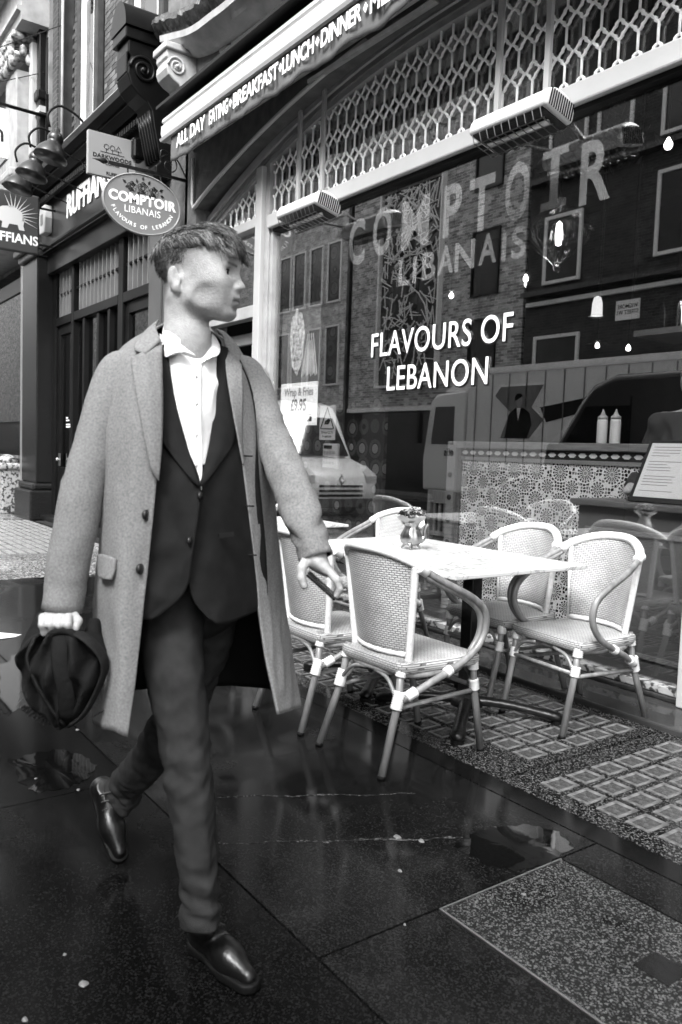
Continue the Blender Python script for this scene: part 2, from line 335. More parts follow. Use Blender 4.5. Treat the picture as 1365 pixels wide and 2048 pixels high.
# timber arch: three stepped rings
for k, (dz0, dz1, y0, y1, m) in enumerate(((.0, .045, 3.895, 3.97, WHITEDULL), (.045, .085, 3.875, 3.97, MIDG), (.085, .16, 3.85, 3.97, WHITEDULL))):
    a = MB(); g = []
    for x in xs: z = arch_l(x); g.append([(x,y0,z+dz0),(x,y0,z+dz1),(x,y1,z+dz1),(x,y1,z+dz0)])
    a.grid(g, False, True); a.build('arch_moulding', m, rest)
MB().box(-7.98, -7.86, 3.86, 3.97, .03, 3.62).build('door_jamb', WHITEDULL, rest, bevel=.006)
# white conduit along the soffit
co = MB(); co.tube([(-7.98,3.69,4.32),(-7.98,3.69,3.86),(-7.95,3.69,3.80),(-7.9,3.69,arch_p(-7.9)-.01)]+[(x,3.69,arch_p(x)-.0) for x in np.linspace(-7.8, -5.0, 40)], .02, 6); co.build('cable_conduit', WHITE, rest, smooth=True)
MB().box(-5.75, -4.2, 3.66, 3.70, 4.315, 4.345).build('strip_light_housing', DULLM, rest)
# mullions and bars
MB().box(-6.89, -6.775, 3.84, 3.99, .03, arch_l(-6.85)+.03).build('mullion', WHITE, rest, bevel=.008)
MB().box(-6.772, -6.70, 3.885, 3.99, .03, arch_l(-6.75)+.02).build('mullion', WHITEDULL, rest, bevel=.006)
MB().box(-6.698, -6.655, 3.905, 3.985, .105, 3.375).build('window_frame', WHITEDULL, rest, bevel=.004)
MB().box(-6.698, -2.27, 3.86, 3.985, 3.375, 3.50).build('transom', WHITE, rest, bevel=.012)
MB().box(-6.65, -2.27, 3.90, 3.985, 3.345, 3.373).build('transom_bead', CHAR, rest)
MB().box(-7.86, -6.893, 3.87, 3.985, 3.44, 3.53).build('door_transom', WHITE, rest, bevel=.008)
MB().box(-7.86, -6.893, 3.87, 3.985, 2.58, 2.70).build('door_head', WHITEDULL, rest, bevel=.008)
MB().box(-2.268, -2.16, 3.84, 3.99, .03, 4.1).build('jamb', WHITE, rest, bevel=.008)
MB().box(-2.157, -.55, 3.86, 3.97, .03, 1.0).build('stall_riser', CHAR, rest)
PEEL = mat('peeling_white_paint', .03, .5, 0, 22, .6, 40, v2=.38, thr=(.42, .5))
MB().box(-6.655, -2.27, 3.885, 3.985, .029, .058).build('sill_base', mat('rotten_timber', .02, .6, .5, 14, .9, 30), rest, bevel=.008)
MB().box(-6.655, -2.27, 3.9, 3.985, .06, .103).build('sill', PEEL, rest, bevel=.006)
# panes
MB().box(-6.654, -2.27, 3.952, 3.958, .104, 3.344).build('main_pane', GLASS, rest)
gl = MB(); g = [[(x,y,z) for y, z in ((3.952,3.501),(3.952,arch_l(x)-.001),(3.958,arch_l(x)-.001),(3.958,3.501))] for x in np.linspace(-6.65, -2.27, 40)]
gl.grid(g, False, True); gl.build('upper_pane', GLASS, rest)
gl = MB(); g = [[(x,y,z) for y, z in ((3.952,3.531),(3.952,arch_l(x)-.001),(3.958,arch_l(x)-.001),(3.958,3.531))] for x in np.linspace(-7.70, -6.895, 12)]
gl.grid(g, False, True); gl.build('upper_pane', GLASS, rest)
MB().box(-7.858, -6.895, 3.952, 3.958, 2.702, 3.438).build('door_fanlight', GLASS, rest)
# lattice
LAT = mat('lattice_white_enamel', .95, .4, .05, 6)
def lattice(x0, x1, zb, off=0.0):
    mb = MB(); a, Pd, d = .125, .222, .052; y = 3.93
    edge = [(0,d),(.012,d-.003),(.021,d-.012),(.023,d-.024),(.038,.019),(.047,.006),(.0625,0)]
    ncol = int((x1-x0)/a); xo = x0+((x1-x0)-ncol*a)/2
    for i in range(-1, ncol+2):
        x = xo+i*a
        for j in range(0, 5):
            zc = zb-.004+Pd*j
            for sx in (-1, 1):
                for sz in (-1, 1):
                    pts = [(x+sx*u, y, zc+sz*v) for u, v in edge]
                    pts = [p for p in pts if zb-.002 < p[2] < arch_l(p[0])+.015 and x0-.004 < p[0] < x1+.004]
                    if len(pts) > 1: mb.tube(pts, [.0115 if k in (2, 3) else .0090 for k in range(len(pts))], 6)
            z0, z1 = zc+d, min(zc+Pd-d, arch_l(x)+.02)
            if z1 > z0+.01 and x0 < x < x1: mb.tube([(x,y,z0-.004),(x,y,z1+.004)], .0088, 6)
    return mb.build('lattice_screen', LAT, rest, smooth=True)
lattice(-6.70, -2.28, 3.505); lattice(-7.72, -6.893, 3.535)
# ---- lettering on the glass
LETG = mat('translucent_gilt_letter', .5, .6, .1, 20)
nt = LETG.node_tree; b = nt.nodes['Principled BSDF']; b.inputs['Alpha'].default_value = .32
LETE = mat('letter_outline', .5, .6); LETE.node_tree.nodes['Principled BSDF'].inputs['Alpha'].default_value = .3
def fit_letter(ch, xl, xr, yb, size, bold):
    p, q_ = fac(xl, yb, 3.966), fac(xr, yb, 3.966); wd_ = q_[0]-p[0]
    if ch == 'I' and size > .4:
        mb = MB(); z0, hh_ = p[2], size*.72
        for a, b_, c_, d_2 in ((.34, .66, .13, .87), (0, 1, 0, .13), (0, 1, .87, 1)): mb.box(p[0]+wd_*a, p[0]+wd_*b_, 3.9645, 3.9675, z0+hh_*c_, z0+hh_*d_2)
        return mb.build('glass_letter', LETG, rest)
    t_ = text(ch, size, LETG, face(p[0], 3.966, p[2]), 'glass_letter', rest, .0015, bold); co_ = [v_.co.x for v_ in t_.data.vertices]; mn_ = min(co_); k_ = wd_/(max(co_)-mn_)
    for v_ in t_.data.vertices: v_.co.x = (p[0]-ORG[rest.name].x)+(v_.co.x-mn_)*k_
for a in zip('COMPTOIR', (697,745,802,886,936,1009,1081,1158), (728,781,856,921,986,1056,1131,1219), (531,512,500,474,466,443,424,409)): fit_letter(*a, .50, .012)
for a in zip('LIBANAIS', (797,825,844,875,909,957,1003,1022), (817,832,870,906,948,992,1011,1051), (572,566,560,550,543,530,522,518)): fit_letter(*a, .275, .006)
OUTL = mat('letter_shadow_black', .01, .4)
for s, (xa, ya), (xb, yb) in (('FLAVOURS OF', (740,715), (1021,675)), ('LEBANON', (771,781), (971,765))):
    p, q = fac(xa, ya, 3.945), fac(xb, yb, 3.945)
    for dx, dz, dy, bold, m in ((.006, -.006, 3.9475, .006, OUTL), (0, 0, 3.944, .0012, SHEET)):
        t = text(s, .265, m, face(p[0]+dx, dy, p[2]+dz), 'window_lettering', rest, .001, bold, 1.0, spacing=1.06)
        wd = max(v.co.x for v in t.data.vertices)-min(v.co.x for v in t.data.vertices); mn = min(v.co.x for v in t.data.vertices)
        for v in t.data.vertices: v.co.x = mn+(v.co.x-mn)*(q[0]-p[0])/wd
# ---- awning
aw = thing('awning', (-4.6, 3.4, 4.4), 'grey canvas awning valance with white menu words under a pale retracted cassette', 'awning')
prof = [(3.71,4.70),(3.46,4.695),(3.40,4.68),(3.37,4.655),(3.365,4.62),(3.385,4.605),(3.385,4.595),(3.36,4.58),(3.355,4.50),(3.375,4.45),(3.42,4.43),(3.71,4.43)]
MB().prism(prof, -8.05, -.6, lambda u, v, w_: (w_, u, v)).build('cassette', mat('cassette_aluminium', .62, .3, .04, 4), aw, auto=30)
MB().prism([(3.365,4.427),(3.355,4.453),(3.365,4.46),(3.42,4.428)], -8.06, -.6, lambda u, v, w_: (w_, u-.012, v)).build('front_rail', WHITE, aw)
MB().box(-8.06, -.6, 3.30, 3.71, 4.735, 4.765).build('rain_flashing', CHAR, aw)
CANV = mat('grey_canvas', .105, .85, .15, 12, .25, 200)
v = MB(); g = []
for i in range(301):
    x = -7.86+7.2*i/300; zz = 4.185-.03*abs(math.sin((x+7.86)*math.pi/.62))
    g.append([(x, 3.385-.012*math.sin(x*9+1)*k/6-.008*math.sin(x*23)*k/6, 4.435+(zz-4.435)*k/6) for k in range(7)])
v.grid(g); vo = v.build('valance', CANV, aw, smooth=True); sm = vo.modifiers.new('s', 'SOLIDIFY'); sm.thickness = .003
words = [('ALL DAY', 353, 306, 413, 266), ('EATING', 417, 262, 458, 232), ('BREAKFAST', 465, 228, 558, 165), ('LUNCH', 563, 156, 630, 113), ('DINNER', 640, 107, 726, 48), ('MEZZE', 738, 42, 835, -30)]
for s, xa, ya, xb, yb in words:
    p, q2 = fac(xa, ya, 3.36), fac(xb, yb, 3.36); t = text(s, .175, SHEET, face(p[0], 3.361, 4.265), 'valance_lettering', aw, .0015, .004)
    xsn = [vv.co.x for vv in t.data.vertices]; mn, wd = min(xsn), max(xsn)-min(xsn)
    for vv in t.data.vertices: vv.co.x = mn+(vv.co.x-mn)*(q2[0]-p[0]-.03)/wd
for x, y in ((461,221),(561,152),(635,100),(731,35)):
    p = fac(x, y, 3.36); MB().prism([(-.026,0),(0,-.035),(.026,0),(0,.035)], 3.357, 3.362, lambda u, vv, w_: (p[0]+u, w_, 4.325+vv)).build('diamond', SHEET, aw)
# ---- infrared heaters on hanging bars
WIRE = mat('wire', .25, .3, metal=1); GLOW = mat('quartz_tube', .75, .15, metal=.3)
def heater(px, py, rods, label):
    c = fac(px, py, 3.62); h = thing('patio_heater', tuple(c), label, 'heater', 'infrared heaters over the window')
    T = Matrix.Translation(c) @ Matrix.Rotation(R(-14), 4, 'X')
    L2, dp, hh = .30, .125, .088
    sec = [(-dp*.92,-hh*.55),(-dp,-hh*.2)]+[(-dp*math.cos(t), hh*1.05*math.sin(t)**.8) for t in np.linspace(.2, math.pi-.2, 13)]+[(dp,-hh*.2),(dp*.92,-hh*.55)]
    o = MB().prism(sec, -L2, L2, lambda u, vv, w_: T @ Vector((w_, u, vv))).build('housing', CREAM, h, bevel=.02, auto=40); o.modifiers[0].segments = 3; o.modifiers[0].angle_limit = R(50)
    rf = MB().box(-L2+.03, L2-.03, -dp+.012, dp-.012, -hh*.62, -hh*.56, T).build('reflector', IRON, h)
    MB().tube([T @ Vector((-L2+.07,0,-hh*.8)), T @ Vector((L2-.07,0,-hh*.8))], .016, 10).build('quartz_tube', GLOW, h, smooth=True)
    w_ = MB()
    for k in range(10): x = -L2+.04+k*(2*L2-.08)/9; w_.tube([T @ Vector(q) for q in ((x,-dp+.005,-hh*.58),(x,-dp*.7,-hh*1.1),(x,dp*.7,-hh*1.1),(x,dp-.005,-hh*.58))], .0035, 5)
    for yy in (-.6, 0, .6): w_.tube([T @ Vector((-L2+.03,dp*yy,-hh*1.08)), T @ Vector((L2-.03,dp*yy,-hh*1.08))], .0035, 5)
    w_.build('wire_guard', WIRE, h)
    for k in range(11):
        y = -dp*.75+k*dp*1.5/10; MB().box(L2+.0005, L2+.004, y-.0045, y+.0045, -hh*.42, hh*.7, T).build('vent_slot', BLACK, h)
    for (x, y0, y1) in rods:
        p = fac(x, (y0+y1)/2, 3.84); MB().box(p[0]-.02, p[0]+.02, 3.815, 3.84, fac(x, y1, 3.84)[2]-.05, 4.55).build('hanging_bar', WHITE, h)
        MB().bar((p[0], 3.82, c[2]+.1), (p[0]*.5+c[0]*.5, 3.68, c[2]+.03), .03, .012).build('bracket', DULLM, h)
    return h
heater(616, 424, ((602,180,390),(650,130,385)), 'pale infrared heater at the left end of the window, beside the white mullion')
heater(1040, 246, ((1003,0,215),(1101,0,192)), 'pale infrared heater hung over the middle of the window, nearer the camera')
# ---- cornice with scroll consoles above the party wall
def sweep(path, prof, m, name, parent, sh=40):
    mb = MB(); mb.grid([[(x, yb+u, z+v_) for u, v_ in prof] for x, yb, z in path], False, True)
    n_ = len(prof); mb.f.append(tuple(range(n_))); b_ = len(mb.v)-n_; mb.f.append(tuple(range(b_, b_+n_))); return mb.build(name, m, parent, auto=sh)
pth = [fac(x, y, 3.5) for x, y in ((322,106),(345,101),(372,95),(395,84),(420,66),(448,46),(480,20),(509,0),(560,-45),(640,-120))]
pth = catmull(pth, 44); path = [(p[0], 3.72, p[2]) for p in pth]; STONEC = mat('pale_carved_stone', .42, .75, .2, 7, .35, 45)
ped = thing('pediment', (path[0][0], 3.7, path[0][2]-.6), 'swan-neck stone cornice with sooty wet coping above the awning', 'cornice')
sweep(path, [(.02,-.02),(-.06,-.01),(-.10,.03),(-.15,.04),(-.19,.09),(-.23,.11),(-.24,.17),(.02,.17)], STONEC, 'moulding', ped)
pa2 = [(x-.05, y, z+.172) for x, y, z in path]
path2 = catmull([np.array(q2) for q2 in [(pa2[0][0]-.70, 3.72, pa2[0][2]-.06), (pa2[0][0]-.3, 3.72, pa2[0][2]+.0)]+pa2[::4]], 70)
cp = sweep([(q2[0], q2[1]+.012*math.sin(k_*1.9), q2[2]+.012*math.sin(k_*1.3)) for k_, q2 in enumerate(path2)], [(.02,0.003),(-.20,.003),(-.25,.05),(-.29,.13),(-.27,.19),(-.2,.24),(.02,.26)], STONED, 'coping', ped, 25)
def console(x0, x1, ztop, h, dpt, m, name, label, ribs=True):
    c = thing(name, (x0, 3.7, ztop-h), label, 'bracket')
    yw = 3.75; pr = []
    body = [(0,0),(1,0),(1,-.10),(.93,-.13),(.99,-.18),(1,-.26),(.93,-.34),(.78,-.40),(.60,-.44),(.50,-.50),(.45,-.62),(.36,-.78),(.30,-.88),(.40,-.92),(.40,-1),(0,-1)]
    MB().prism(body, x0, x1, lambda u, v_, w_: (w_, yw-dpt*u, ztop+h*v_)).build('scroll_body', m, c, bevel=.015)
    cy, cz = yw-dpt*.68, ztop-h*.21
    for xs_ in (x1+.004, ):
        sp = [(xs_, cy-dpt*(.27-.235*t)*math.cos(t*13), cz+dpt*(.27-.235*t)*math.sin(t*13)) for t in np.linspace(0, 1, 60)]
        MB().tube(sp, dpt*.035, 6).build('volute', m, c, smooth=True)
        MB().lathe([(0,.03),(dpt*.05,.026),(dpt*.07,.0)], 12, (xs_, cy, cz), Matrix.Rotation(R(90), 3, 'Y')).build('volute_eye', m, c, smooth=True)
    if ribs:
        for k in range(5):
            x = x0+(x1-x0)*(k+.5)/5; MB().tube([(x, yw-dpt*u-.004, ztop+h*v_) for u, v_ in ((.52,-.50),(.47,-.6),(.38,-.76),(.32,-.86))], (x1-x0)*.075, 6).build('rib', m, c, smooth=True)
    MB().box(x0-.03, x1+.03, yw-dpt*1.07, yw, ztop, ztop+.07*h+.02).build('cap', m, c, bevel=.012)
    return c
pw = fac(368, 95, 3.5)
console(-8.30, -8.02, 5.36, .72, .36, STONEC, 'scroll_console', 'pale carved scroll console under the curved cornice')
dk = console(-8.95, -8.6, 5.62, 1.35, .55, DARK, 'dark_scroll_console', 'large dark painted scroll bracket at the end of the barber shop fascia')
MB().box(-8.92, -8.63, 3.19, 3.21, 5.28, 5.5).build('panel', CHAR, dk, bevel=.01)
ar = MB(); ar.prism([(0.46*math.cos(t)*.5, .30*math.sin(t)) for t in np.linspace(0, math.pi, 16)], 3.15, 3.74, lambda u, v_, w_: (-8.775+u, w_, 5.74+v_)); ar.build('rounded_cap', DARK, dk, auto=40)
# ------------------------------------------------------------------ neighbouring barber shop
def fx(x, y, X): q = ray(x, y); return CAM+X/q[0]*q
def boxes(name, m, parent, *bs, bevel=0):
    mb = MB()
    for b_ in bs: mb.box(*b_)
    return mb.build(name, m, parent, bevel=bevel)
shop = thing('barber_shop', (-11.3, 3.8, 0), 'dark painted Victorian shopfront with tall glazing bars and white fascia letters', 'shop')
sweep([(-13.75,3.75,5.1),(-8.96,3.75,5.1)], [(.0,.33),(-.36,.33),(-.385,.30),(-.37,.22),(-.31,.16),(-.28,.16),(-.28,.13),(-.2,.05),(-.16,.05),(-.16,.0),(0,0)], DARK, 'cornice', shop, 30)
MB().box(-13.75, -8.96, 3.40, 4.1, 5.432, 5.455).build('cornice_flashing', STONEW, shop)
dn = MB()
for k in range(58): x = -13.5+k*.078; dn.box(x, x+.045, 3.56, 3.62, 5.03, 5.098)
dn.build('dentils', CHAR, shop)
MB().box(-13.62, -8.98, 3.68, 4.1, 4.28, 5.095).build('fascia', SATIN, shop)
sweep([(-13.62,3.68,4.28),(-8.98,3.68,4.28)], [(0,.1),(-.05,.1),(-.06,.06),(-.03,.04),(-.05,0),(0,0)], CHAR, 'fascia_moulding', shop, 30)
MB().box(-13.55, -9.05, 3.72, 3.9, 3.98, 4.279).build('blind_box', SATIN, shop, bevel=.01)
t = text('RUFFIANS', .46, SHEET, face(-12.3, 3.672, 4.62), 'fascia_lettering', shop, .006, .012, .92)
# glazing: posts, transom, close vertical bars
FR = mat('shopfront_grey_paint', .007, .4, .2, 4, spec=.12)
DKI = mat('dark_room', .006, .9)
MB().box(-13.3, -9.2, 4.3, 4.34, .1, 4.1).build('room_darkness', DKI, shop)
for x0, x1 in ((-13.42,-13.24),(-12.46,-12.34),(-10.46,-10.28),(-9.3,-9.18)): MB().box(x0, x1, 3.80, 3.95, .1, 3.98).build('post', FR, shop, bevel=.008)
for x0, x1 in ((-13.238,-12.462),(-12.338,-10.462),(-10.278,-9.302)):
    MB().box(x0, x1, 3.80, 3.94, 3.14, 3.27).build('transom', FR, shop, bevel=.008); MB().box(x0, x1, 3.84, 3.9, 3.62, 3.65).build('glazing_rail', FR, shop)
x = -13.15
while x < -9.35:
    if not any(a-.05 < x < b_+.05 for a, b_ in ((-12.46,-12.34),(-10.46,-10.28))): MB().box(x-.011, x+.011, 3.83, 3.9, 3.271, 3.98).build('glazing_bar', MIDG, shop)
    x += .165
for x0, x1, b_ in ((-13.238,-12.462,.9),(-10.278,-9.302,.5)):
    for q in ((x0, x0+.12, .12, 3.139), (x1-.12, x1, .12, 3.139)): MB().box(q[0], q[1], 3.84, 3.92, q[2], q[3]).build('door_stile', FR, shop, bevel=.006)
    MB().box(x0+.121, x1-.121, 3.84, 3.92, 3.0, 3.139).build('door_rail', FR, shop); MB().box(x0+.121, x1-.121, 3.84, 3.92, .12, b_).build('door_panel', FR, shop, bevel=.01)
    MB().box(x0+.121, x1-.121, 3.885, 3.891, b_+.001, 2.999).build('door_glass', GLASSD, shop)
for x in (-11.92, -11.3, -10.86): MB().box(x-.045, x+.045, 3.82, 3.92, .5, 3.139).build('mullion', FR, shop, bevel=.006)
MB().box(-12.338, -10.462, 3.82, 3.94, .1, .5).build('stall_riser', FR, shop)
MB().box(-12.338, -10.462, 3.885, 3.891, .501, 3.139).build('window_glass', GLASSD, shop); MB().box(-13.24, -9.3, 3.905, 3.911, 3.272, 3.979).build('fanlight_glass', GLASSD, shop)
kn = MB(); kn.lathe([(0,-.06),(.028,-.055),(.03,-.035),(.012,-.02),(.012,0)], 10, (-13.12,3.84,1.02), Matrix.Rotation(R(-90), 3, 'X')); kn.build('door_knob', CHROME, shop, smooth=True)
MB().box(-13.16, -13.07, 3.83, 3.84, .92, 1.12).build('door_plate', DULLM, shop)
MB().box(-12.95, -12.62, 3.88, 3.8845, 1.52, 1.72).build('door_notice', BLACK, shop)
boxes('notice_print', SHEET, shop, *[(-12.92, -12.92+wd_, 3.8785, 3.8795, z_, z_+.022) for wd_, z_ in ((.10,1.675),(.16,1.635),(.26,1.57),(.24,1.535))])
MB().box(-13.5, -9.1, 3.62, 4.0, .029, .11).build('door_step', CHAR, shop, bevel=.01)
MB().box(-9.17, -8.80, 3.70, 4.1, .0, 4.27).build('end_pilaster', mat('grey_pilaster', .07, .5, .2, 3, .2, 60), shop, bevel=.01)
# granite pier between the shops
pier = thing('granite_pier', (-13.9, 3.6, 0), 'black speckled granite pier with moulded base left of the barber door', 'pillar')
boxes('shaft', GRANITE, pier, (-14.35, -13.45, 3.56, 4.1, .62, 4.25), bevel=.02); boxes('base', GRANITE, pier, (-14.45, -13.42, 3.46, 4.1, 0, .5), bevel=.03); boxes('base_moulding', GRANITE, pier, (-14.40, -13.43, 3.51, 4.1, .501, .619), bevel=.04)
boxes('capital', STONED, pier, (-14.42, -13.43, 3.5, 4.1, 4.251, 4.36), (-14.5, -13.42, 3.44, 4.1, 4.361, 4.46), bevel=.02)
boxes('end_bracket', DARK, pier, (-14.3, -13.76, 3.3, 4.1, 4.8, 5.5), bevel=.05); boxes('end_bracket_cap', STONEW, pier, (-14.4, -13.76, 3.2, 4.1, 5.501, 5.66), bevel=.04)
# gooseneck lamps
SHADE = mat('lamp_enamel_grey', .016, .3, .05, 3, spec=.45)
for k, (lx, which) in enumerate(((-12.35,'leftmost of three gooseneck lamps, next to the porcupine sign'), (-11.62,'middle one of three gooseneck lamps over the barber fascia'), (-10.72,'gooseneck lamp closest to the square coffee sign'))):
    yl, zl = 3.02, 5.02; lm = thing('gooseneck_lamp', (lx, yl, zl), 'grey enamel '+which, 'lamp', 'fascia lamps')
    MB().lathe([(.21,-.13),(.205,-.10),(.17,-.02),(.11,.05),(.085,.075),(.09,.10),(.10,.14),(.075,.20),(.03,.225),(.028,.27),(0,.27)], 24, (lx, yl, zl), Matrix.Rotation(R(-14), 3, 'X')).build('shade', SHADE, lm, smooth=True)
    MB().tube(catmull([(lx,yl-.04,zl+.26),(lx,yl-.06,zl+.42),(lx,yl+.08,zl+.55),(lx,yl+.28,zl+.50),(lx,3.44,zl+.40)], 16), .016, 8).build('gooseneck', CHAR, lm, smooth=True)
    MB().tube([(lx+.1,yl+.1,zl-.05),(lx+.1,3.68,zl-.2)], .01, 6).build('stay', IRON, lm)
# alarm box
al = thing('alarm_box', (-13.2, 3.66, 4.5), 'white burglar alarm box on the dark shop fascia', 'alarm box')
MB().prism([(-.13,0),(-.17,.22),(-.13,.42),(.13,.42),(.17,.22),(.13,0)], 3.56, 3.678, lambda u, v, w_: (-13.2+u, w_, 4.55+v)).build('casing', WHITE, al, bevel=.015)
MB().box(-13.26, -13.14, 3.553, 3.559, 4.68, 4.84).build('badge', MIDG, al)
# ------------------------------------------------------------------ upper brick storey
up = thing('brick_upper_storey', (-11.5, 4.1, 5.45), 'weathered brick upper storey with white sash windows above the barber shop', 'building')
BRK = brickmat('aged_brick', .022, .06, .10); BRKD = mat('dark_dressing_brick', .03, .8, .4, 6, .4, 40)
MB().box(-15.3, -8.79, 4.12, 4.3, 5.0, 16).build('wall_core', BRK, up)
bmats = [mat('brick_%d' % k, v, .8, .25, 20, .5, 60) for k, v in enumerate((.04, .06, .085, .12))]
bmesh_ = [MB().box(-.108, .108, -.02, .02, -.033, .033).mesh('brick', m_) for m_ in bmats]; bhalf = [MB().box(-.050, .050, -.02, .02, -.033, .033).mesh('brick', m_) for m_ in bmats]
for c in range(31):
    z = 5.50+c*.075; row = [(-11.80+.225*k+(.1125 if c % 2 else 0), 0) for k in range(5)]
    if c % 2: row = [(-11.80-.054, 1)]+row[:-1]+[(-10.955+.054+.0, 1)]
    for x, hf in row:
        o = link('brick', random.choice(bhalf if hf else bmesh_), up); o.location = Vector((x, 4.098+random.uniform(-.004,.004), z))-ORG[up.name]
st = MB()
for x0, n_ in ((-15.2, 2), (-13.32, 2), (-9.4, 2)):
    for c in range(34):
        for k in range(n_): x = x0+.225*k+(.11 if c % 2 else 0); st.box(x-.108, x+.108, 4.08+random.uniform(-.004,.004), 4.119, 5.467+c*.075, 5.533+c*.075)
so = st.build('brick_courses', bmats[1], up); so['kind'] = 'stuff'
SASH = mat('old_white_sash', .6, .5, .15, 8, .2, 40)
for x0, x1 in ((-12.95, -12.0), (-10.75, -9.6)):
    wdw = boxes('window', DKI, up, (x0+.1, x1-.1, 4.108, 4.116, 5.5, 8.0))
    for q in ((x0, x0+.14), (x1-.14, x1)): MB().box(q[0], q[1], 3.99, 4.11, 5.46, 8.2).build('brick_reveal', BRKD, up, bevel=.02)
    for q in ((x0+.145, x0+.235), (x1-.235, x1-.145)): MB().box(q[0], q[1], 4.02, 4.105, 5.47, 8.1).build('sash_frame', SASH, wdw)
    MB().box(x0+.236, x1-.236, 4.04, 4.10, 6.05, 6.12).build('meeting_rail', SASH, wdw); MB().box(x0+.236, x1-.236, 4.075, 4.081, 5.48, 8.0).build('pane', GLASSD, wdw)
    MB().box(x0+.145, x1-.145, 3.96, 4.1, 5.456, 5.469).build('sill', STONEW, wdw)
for x in (-13.75, ):
    MB().box(x-.42, x-.14, 3.98, 4.11, 5.46, 9).build('brick_pier', BRK, up); MB().box(x+.02, x+.28, 3.95, 4.11, 5.46, 9).build('dark_pier', BRKD, up)
dp = thing('drainpipe', (-14.72, 3.95, 5.0), 'black cast-iron drainpipe running down the brick wall', 'pipe')
MB().box(-14.78, -14.62, 3.88, 4.1, 4.6, 9).build('pipe', IRON, dp, bevel=.02); MB().box(-14.82, -14.58, 3.84, 4.1, 7.15, 7.3).build('collar', IRON, dp, bevel=.02)
MB().tube([(-13.42,3.92,5.46),(-13.42,3.92,9)], .022, 8).build('pale_pipe', STONEW, dp, smooth=True)
# ------------------------------------------------------------------ further stone-fronted building
STONEF = mat('far_stone', .2, .75, .3, 5, .3, 40)
fb = thing('stone_fronted_building', (-17, 3.7, 0), 'pale stone building with leafy capital and white arched window at the far left', 'building')
MB().box(-26, -14.46, 4.0, 4.6, 4.6, 16).build('wall', STONEF, fb); MB().box(-15.75, -15.0, 3.6, 4.0, 5.55, 7.7).build('pilaster', STONEW, fb, bevel=.02)
cpb = MB(); cpb.box(-15.85, -14.9, 3.52, 4.0, 8.2, 8.28)
for r_ in range(3):
    for k in range(7): x = -15.78+k*.13; cpb.lathe([(0,-.07),(.05,-.05),(.07,.03),(.05,.10),(.015,.13),(0,.13)], 7, (x, 3.55-.02*r_, 7.78+r_*.14), Matrix.Rotation(R(18), 3, 'X'))
for k in range(4): cpb.lathe([(0,-.07),(.05,-.05),(.07,.03),(.05,.10),(0,.13)], 7, (-14.95, 3.6+k*.1, 7.85+.13*(k % 2)))
cpb.build('leaf_capital', mat('carved_stone_grime', .06, .8, 0, 10, .6, 40, v2=.5, thr=(.4,.6)), fb, smooth=True)
sweep([(-26,3.9,8.3),(-14.48,3.9,8.3)], [(.1,0),(-.34,0),(-.36,.12),(-.42,.14),(-.42,.2),(-.34,.22),(-.34,.75),(-.5,.8),(-.62,1.0),(.1,1.0)], STONEW, 'entablature', fb, 30)
d2 = MB()
for k in range(20): d2.box(-17.5+k*.16, -17.41+k*.16, 3.28, 3.42, 9.0, 9.12)
d2.build('dentils', STONEF, fb)
wn_ = MB().box(-14.9, -14.5, 3.985, 3.998, 5.4, 8.15).build('window', DKI, fb); MB().box(-14.98, -14.82, 3.8, 3.98, 5.3, 8.15).build('frame', WHITE, wn_, bevel=.02); MB().box(-14.81, -14.5, 3.86, 3.98, 6.9, 7.0).build('frame', WHITE, wn_)
for z in (5.75, 6.0): MB().tube([(-15.6,3.35,z),(-14.5,3.35,z)], .02, 6).build('balcony_rail', IRON, fb)
boxes('stone_ledge', STONEW, fb, (-26, -14.46, 3.3, 4.0, 4.66, 5.45), bevel=.03)
boxes('pier_panel', MIDG, fb, (-14.72, -14.46, 3.62, 4.0, 0, 4.65), bevel=.01)
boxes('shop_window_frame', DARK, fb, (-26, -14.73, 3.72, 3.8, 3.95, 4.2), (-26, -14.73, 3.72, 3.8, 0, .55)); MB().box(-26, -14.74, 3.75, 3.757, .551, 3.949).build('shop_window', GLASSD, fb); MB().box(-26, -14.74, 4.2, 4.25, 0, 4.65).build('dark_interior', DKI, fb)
wb = thing('white_plinth', (-15.1, 3.5, 0), 'short peeling white plinth at the foot of the far shop window', 'plinth')
boxes('block', PEEL, wb, (-15.3, -14.86, 3.36, 3.7, 0, .78), bevel=.02); boxes('cap', PEEL, wb, (-15.36, -14.82, 3.3, 3.7, .781, .9), bevel=.04); MB().lathe([(.16,0),(.18,.04),(.12,.1),(.06,.14),(0,.15)], 14, (-15.1,3.5,.9)).build('knob', PEEL, wb, smooth=True)
# ------------------------------------------------------------------ projecting signs
def yz(o, y, z): return o+Vector((0, y, z))
def ftext(s, size, m, X, y, z, name, parent, bold=0, sx=1.0, align='CENTER', roll=0, spacing=1.0, ex=.0015):   # text on a plane facing +X, read from +X: left is -Y
    M = Matrix.Translation((X, y, z)) @ Matrix(((0,0,1,0),(1,0,0,0),(0,1,0,0),(0,0,0,1))) @ Matrix.Rotation(roll, 4, 'Z')
    return text(s, size, m, M, name, parent, ex, bold, sx, align, spacing)
SGN = mat('sign_enamel_grey', .19, .3, .06, 5); SGD = mat('sign_enamel_dark', .045, .3, .08, 5); SGL = mat('sign_pale_grey', .26, .3, .06, 3)
